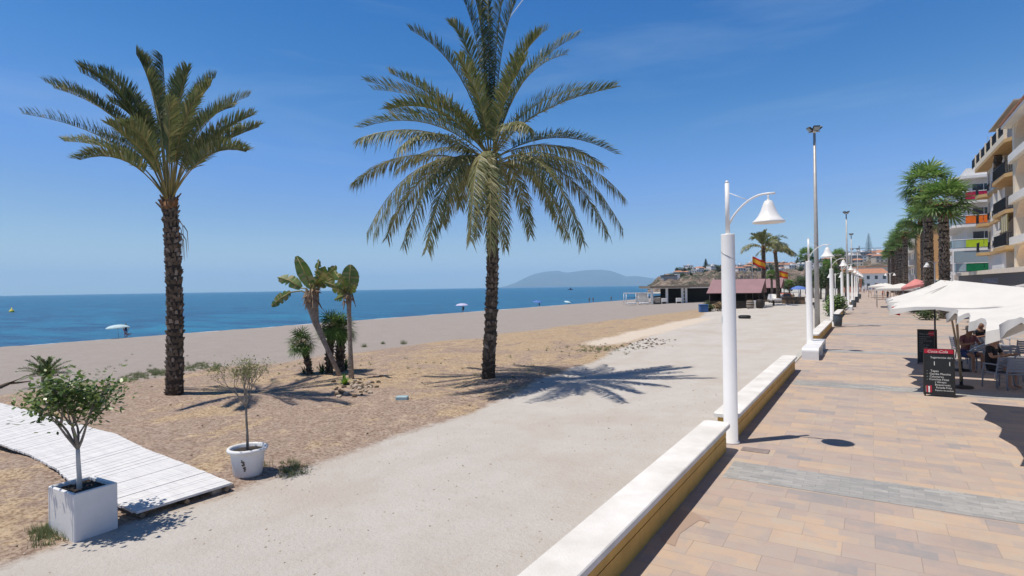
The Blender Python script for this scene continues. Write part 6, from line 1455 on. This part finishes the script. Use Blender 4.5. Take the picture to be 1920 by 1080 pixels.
mb = MB(); mb.box(X0_ - .75, 24, y0_, y1_ + .9, 14.5, 14.72); mb.build('cornice', 'plaster_white', A0); mb = MB(); slab(mb, Vector((X0_ - .85, y0_, 14.74)), Vector((0, y1_ + 1.0 - y0_, 0)), Vector((8, 0, 1.0)), -.12); mb.build('roof', 'roof_tile', A0)
# apartment 2 : white block with coloured glass balconies
A2 = thing('apartment_building', 'white block with red, orange, lime and green balconies', 'building', (0, 0, 0), 0, 'apartment blocks along the promenade')
YB = 90.0; XB = 8.7; zl = [4.0, 6.95, 9.9, 12.85]
mb = MB(); mb.box(XB + 1.6, 26, YB + 1.4, YB + 22, 0, 17.0); mb.build('wall', 'plaster_white', A2)
def rounded(x0, x1, y0, y1, r, n=8): return [(x1, y0), (x0 + r, y0)] + [(x0 + r - r * math.sin(a * math.pi / 2 / n), y0 + r - r * math.cos(a * math.pi / 2 / n)) for a in range(1, n)] + [(x0, y0 + r), (x0, y1)]
for z, m_ in zip(zl + [15.9], ('rail_green', 'rail_lime', 'rail_orange', 'rail_red', None)):
    P = rounded(XB, 20, YB, YB + 16, 1.3); mb = MB(); top_ = [mb.V((x, y, z)) for x, y in P]; bot = [mb.V((x, y, z - .32)) for x, y in P]
    for k in range(len(P) - 1): mb.Fc((top_[k], bot[k], bot[k + 1], top_[k + 1]))
    ct = mb.V((20, YB + 16, z)); cb = mb.V((20, YB + 16, z - .32)); mb.Fc(top_ + [ct]); mb.Fc((bot + [cb])[::-1]); mb.build('balcony_slab', 'plaster_white', A2)
    if m_:
        for k in range(6): x = XB + 1.35 + k * 1.75; mb = MB(); mb.box(x, x + 1.7, YB + .06, YB + .1, z + .12, z + 1.05); mb.build('balcony_panel', m_, A2)
        mb = MB(); Pc = rounded(XB + .06, 20, YB + .06, YB + 16, 1.25)[1:]; zz = [(mb.V((x, y, z + .1)), mb.V((x, y, z + 1.05))) for x, y in Pc]
        for a, b_ in zip(zz, zz[1:]): mb.Fc((a[0], a[1], b_[1], b_[0]))
        mb.build('balcony_glass', 'pale_glass', A2); mb = MB(); mb.tube([(x, y, z + 1.1) for x, y in rounded(XB + .06, 20, YB + .06, YB + 16, 1.25)], .035, 6); mb.build('handrail', 'white_metal', A2)
        window(A2, XB + 2.2, XB + 4.4, 0, 0, z + .5, z + 2.1, 'Y', YB + 1.4)
        window(A2, XB + 6, XB + 8.5, 0, 0, z + .1, z + 2.2, 'Y', YB + 1.4)
mb = MB(); mb.box(XB + .1, 20, YB + .05, YB + .1, 5.15, 6.6); mb.build('terrace_glazing', 'pale_glass', A2); mb = MB(); mb.box(XB - .02, XB + .14, YB - .02, YB + .14, 0, 6.63); mb.build('corner_post', 'white_metal', A2)
mb = MB(); mb.box(XB + 2.6, 24, YB + 2, YB + 20, 17.0, 17.5); mb.build('roof', 'plaster_white', A2)
mb = MB(); mb.box(XB + 3.5, XB + 9, YB + 3, YB + 9, 17.5, 19.4); mb.build('roof_cabin', 'plaster_stone', A2); mb = MB(); [mb.tube([(XB + 4 + k * 1.3, YB + 3, 19.4), (XB + 4 + k * 1.3, YB + 3, 21.0)], .03, 4) for k in range(2)]; mb.build('aerial', 'galv', A2)
# tan block
A3 = thing('apartment_building', 'distant tan block with white balconies beside the fan palms', 'building', (0, 0, 0), 0, 'apartment blocks along the promenade')
mb = MB(); mb.box(7.5, 22, 134, 160, 0, 12.8); mb.build('wall', 'plaster_tan', A3)
mb = MB(); mb.box(7.3, 7.5, 134.4, 160, 0, 12.9); mb.build('front_wall', 'plaster_stone', A3); mb = MB(); mb.box(7.0, 22.3, 133.7, 160.3, 12.9, 13.3); mb.build('roof', 'roof_tile', A3)
for z in (3.2, 6.1, 9.0):
    for k in range(4): y = 136 + k * 6; mb = MB(); mb.box(6.4, 7.3, y, y + 3.4, z, z + 1.1); mb.build('balcony', 'plaster_white', A3); window(A3, 0, 0, y + .5, y + 2.9, z + 1.1, z + 2.3, 'X', 7.3)
mb = MB(); mb.box(7.6, 14, 133.4, 134, 0, 3.0); mb.build('shop_front', 'rail_green', A3); mb = MB(); mb.box(6.8, 22, 132.6, 134, 3.0, 3.2); mb.build('canopy', 'plaster_white', A3)
# far block filling the row end
A4 = thing('apartment_building', 'far pinkish block at the left end of the building row', 'building', (0, 0, 0), 0, 'apartment blocks along the promenade'); mb = MB(); mb.box(6.5, 24, 172, 200, 0, 10); mb.build('wall', 'canvas_orange', A4); mb = MB(); mb.box(6.2, 24.3, 171.7, 200.3, 10, 10.4); mb.build('roof', 'roof_tile', A4)
for z in (1.2, 4.2, 7.2):
    for k in range(6): window(A4, 0, 0, 173.5 + k * 4.4, 175.3 + k * 4.4, z, z + 1.5, 'X', 6.5)
# restaurant pavilion
RP = thing('restaurant_pavilion', 'low restaurant with a dark sign fascia, teal front and cream canopy edge', 'building', (0, 0, 0)); xr = 7.0; ya, yb = 30, 68
mb = MB(); mb.box(xr + .3, XF + 1.5, ya, yb, 3.5, 3.58); mb.box(xr - .2, xr + .3, ya, yb + .2, 3.40, 3.68); mb.build('roof', 'plaster_cream', RP)
mb = MB(); mb.box(xr, xr + .25, ya, yb, 2.62, 3.40); mb.build('sign_fascia', 'sign_dark', RP)
mb = MB(); mb.box(xr + .06, xr + .2, ya, yb, 0, 2.62); mb.build('front_wall', 'teal_paint', RP)
mb = MB(); mb.box(xr, XF + 1.5, yb, yb + .2, 0, 3.4); mb.build('side_wall', 'plaster_white', RP)
pa = onX(1843, 523, xr); pz = onX(1878, 521, xr); sz_ = (pa.y - pz.y)
txt = text_obj('PIZARRAZO', .62, 'sign_letter', RP, (xr - .012, pa.y, 2.78), (R(90), 0, R(-90)), 'lettering', 0, .004)
txt.scale = (abs(sz_) / 3.9, .75, 1)
for i, (y, z, r_, lab, m_) in enumerate(((47, 3.9, .35, 'x', 'cloth_black'),)): pass
for y, lab in ((46.5, 'grey covered furniture on the pavilion roof terrace, left'), (44.2, 'dark box on the pavilion roof terrace, right')):
    mb = MB(); mb.rbox(-.5, .5, -.7, .7, 0, .95, .08); mb.rbox(-.3, .3, -.4, .4, .95, 1.15, .05); tag(mb.build('covered_furniture', 'town_grey' if y > 45 else 'bin_grey', None, (xr + 1.6, y, 3.6)), lab, 'furniture')
mb = MB(); mb.smooth = True; mb.tube([(0, -.4, .1), (0, -.1, .7), (0, .4, .75), (0, .9, .2)], [.35, .5, .45, .3], 10); tag(mb.build('covered_scooter', 'bin_grey', None, W3((1806 - 960) / F * 52, 52, 1.7)), 'dark covered shape beside the pavilion corner', 'scooter')
# far stalls / awnings
def stall(label, px, dep, w_, h_, m, d_=3, open_=True, skew=0):
    q_ = W3((px - 960) / F * dep, dep, 0); root = thing('awning_stall', label, 'stall', q_, 0, 'stalls and parasols down the promenade')
    mb = MB(); A = [Vector((-w_ / 2, -d_ / 2, h_)), Vector((w_ / 2, -d_ / 2, h_ + skew)), Vector((w_ / 2, d_ / 2, h_ + skew)), Vector((-w_ / 2, d_ / 2, h_))]; ap = Vector((0, 0, h_ + .55 + skew * .6)); i = [mb.V(a) for a in A]; a_ = mb.V(ap); j = [mb.V(a - Vector((0, 0, .25))) for a in A]
    for k in range(4): mb.Fc((i[k], i[(k + 1) % 4], a_)); mb.Fc((i[k], j[k], j[(k + 1) % 4], i[(k + 1) % 4]))
    mb.build('canopy', m, root)
    for sx in (-1, 1):
        for sy in (-1, 1): mb = MB(); mb.tube([(sx * (w_ / 2 - .1), sy * (d_ / 2 - .1), 0), (sx * (w_ / 2 - .1), sy * (d_ / 2 - .1), h_)], .035, 5); mb.build('post', 'grey_metal', root)
    return root
stall('cream parasol stall in front of the far fan palms, nearest of the white ones', 1690, 66, 5.0, 2.2, 'canvas', 5)
stall('sloping pink awning right of the cream stall', 1716, 56, 2.2, 2.35, 'canvas_pink', 3.0, skew=.5)
stall('small white parasol stall far along the row', 1652, 108, 4.2, 2.1, 'canvas', 4)
stall('orange stall at the far end of the row', 1646, 122, 2.6, 2.0, 'canvas_orange', 3)
stall('white parasol stall at the far end, behind the orange one', 1660, 96, 3.2, 2.2, 'canvas', 4)
mb = MB(); mb.rbox(-.75, .75, -.05, .05, .1, 1.35, .02); [mb.box(s_ * .6 - .04, s_ * .6 + .04, -.2, .2, 0, .12) for s_ in (-1, 1)]; o = mb.build('navy_sign', 'navy', None, W3((1688 - 960) / F * 58, 58, 0)); o.rotation_euler = (0, 0, YAW); tag(o, 'navy blue sign panel below the cream parasol stall', 'sign')
for i, (px, dep, m_) in enumerate(((1676, 60, 'cloth_white'), (1681, 63, 'cloth_black'), (1700, 60, 'cloth_tan'), (1712, 56, 'cloth_white'), (1664, 88, 'cloth_black'), (1655, 100, 'cloth_red'))):
    person(['guest in white at the left of the cream stall', 'guest in black by the navy sign', 'guest in tan right of the navy sign', 'guest in white under the pink awning', 'figure in black by the small white stall', 'figure in red near the orange stall'][i], W3((px - 960) / F * dep, dep, 0), i, 'sit' if i < 4 else 'stand', ['skin', m_, 'cloth_navy', 'hair'], 1.0, group='people at the far stalls')
for i, (px, dep) in enumerate(((1676, 63), (1694, 61), (1706, 58), (1720, 54))):
    q_ = W3((px - 960) / F * dep, dep, 0); root = thing('cafe_table', ['cafe table at the left of the cream stall', 'cafe table behind the navy sign', 'cafe table between the cream stall and pink awning', 'cafe table under the pink awning'][i], 'table', q_, 0, 'cafe tables at the stalls'); mb = MB(); mb.rbox(-.7, .7, -.4, .4, .72, .76, .01); mb.build('table_top', 'plaster_white', root); mb = MB(); mb.tube([(0, 0, 0), (0, 0, .72)], .05, 6); mb.build('leg', 'black_metal', root)
# hedge planters between palms
for i, dep in enumerate((44, 52, 62, 74)):
    X = 3.6; Y = (dep + X * sY) / cY; bush('bush', ['green bush at the foot of the third fan palm', 'green bush behind the cream parasols', 'green bush under the pink awning', 'green bush by the tan block palm'][i], Vector((X, Y, 0)), .8, 120, .16, ['leaf_tree', 'fan_dark'], 200 + i)

# contrail
mb = MB(); c0_ = at(928, 70, dep=30000); c1_ = at(985, -6, dep=30000); 
mt, nt_, bb = nodes_of('contrail_mist'); bb.inputs['Base Color'].default_value = (.8, .84, .9, 1); bb.inputs['Alpha'].default_value = .5; bb.inputs['Roughness'].default_value = 1
mb.tube([Vector(), (c1_ - c0_) * .5, (c1_ - c0_)], [25, 30, 36], 8); o = mb.build('contrail', 'contrail_mist', None, c0_); tag(o, 'short thin white aircraft trail in the sky above the tall palm', 'contrail', kind='stuff')

# haze
mb = MB(); mb.box(-18500, 18500, -2500, 18500, -9.5, 600)
hz = mb.build('haze', []) if False else None
me = bpy.data.meshes.new('haze'); me.from_pydata(mb.v, [], mb.f); me.update(); ho = bpy.data.objects.new('haze', me); C.objects.link(ho); ho['kind'] = 'stuff'; ho['label'] = 'thin blue haze over the bay'; ho['category'] = 'haze'
hm = bpy.data.materials.new('haze_air'); hm.use_nodes = True; nt = hm.node_tree
for n in list(nt.nodes): nt.nodes.remove(n)
out = nt.nodes.new('ShaderNodeOutputMaterial'); pv = nt.nodes.new('ShaderNodeVolumePrincipled'); pv.inputs['Color'].default_value = (.55, .80, 1, 1); pv.inputs['Density'].default_value = 8e-5; pv.inputs['Anisotropy'].default_value = 0
nt.links.new(pv.outputs[0], out.inputs['Volume']); me.materials.append(hm)
for o in list(bpy.data.objects):
    if o.get('label') == 'x': print('UNLABELLED', o.name)
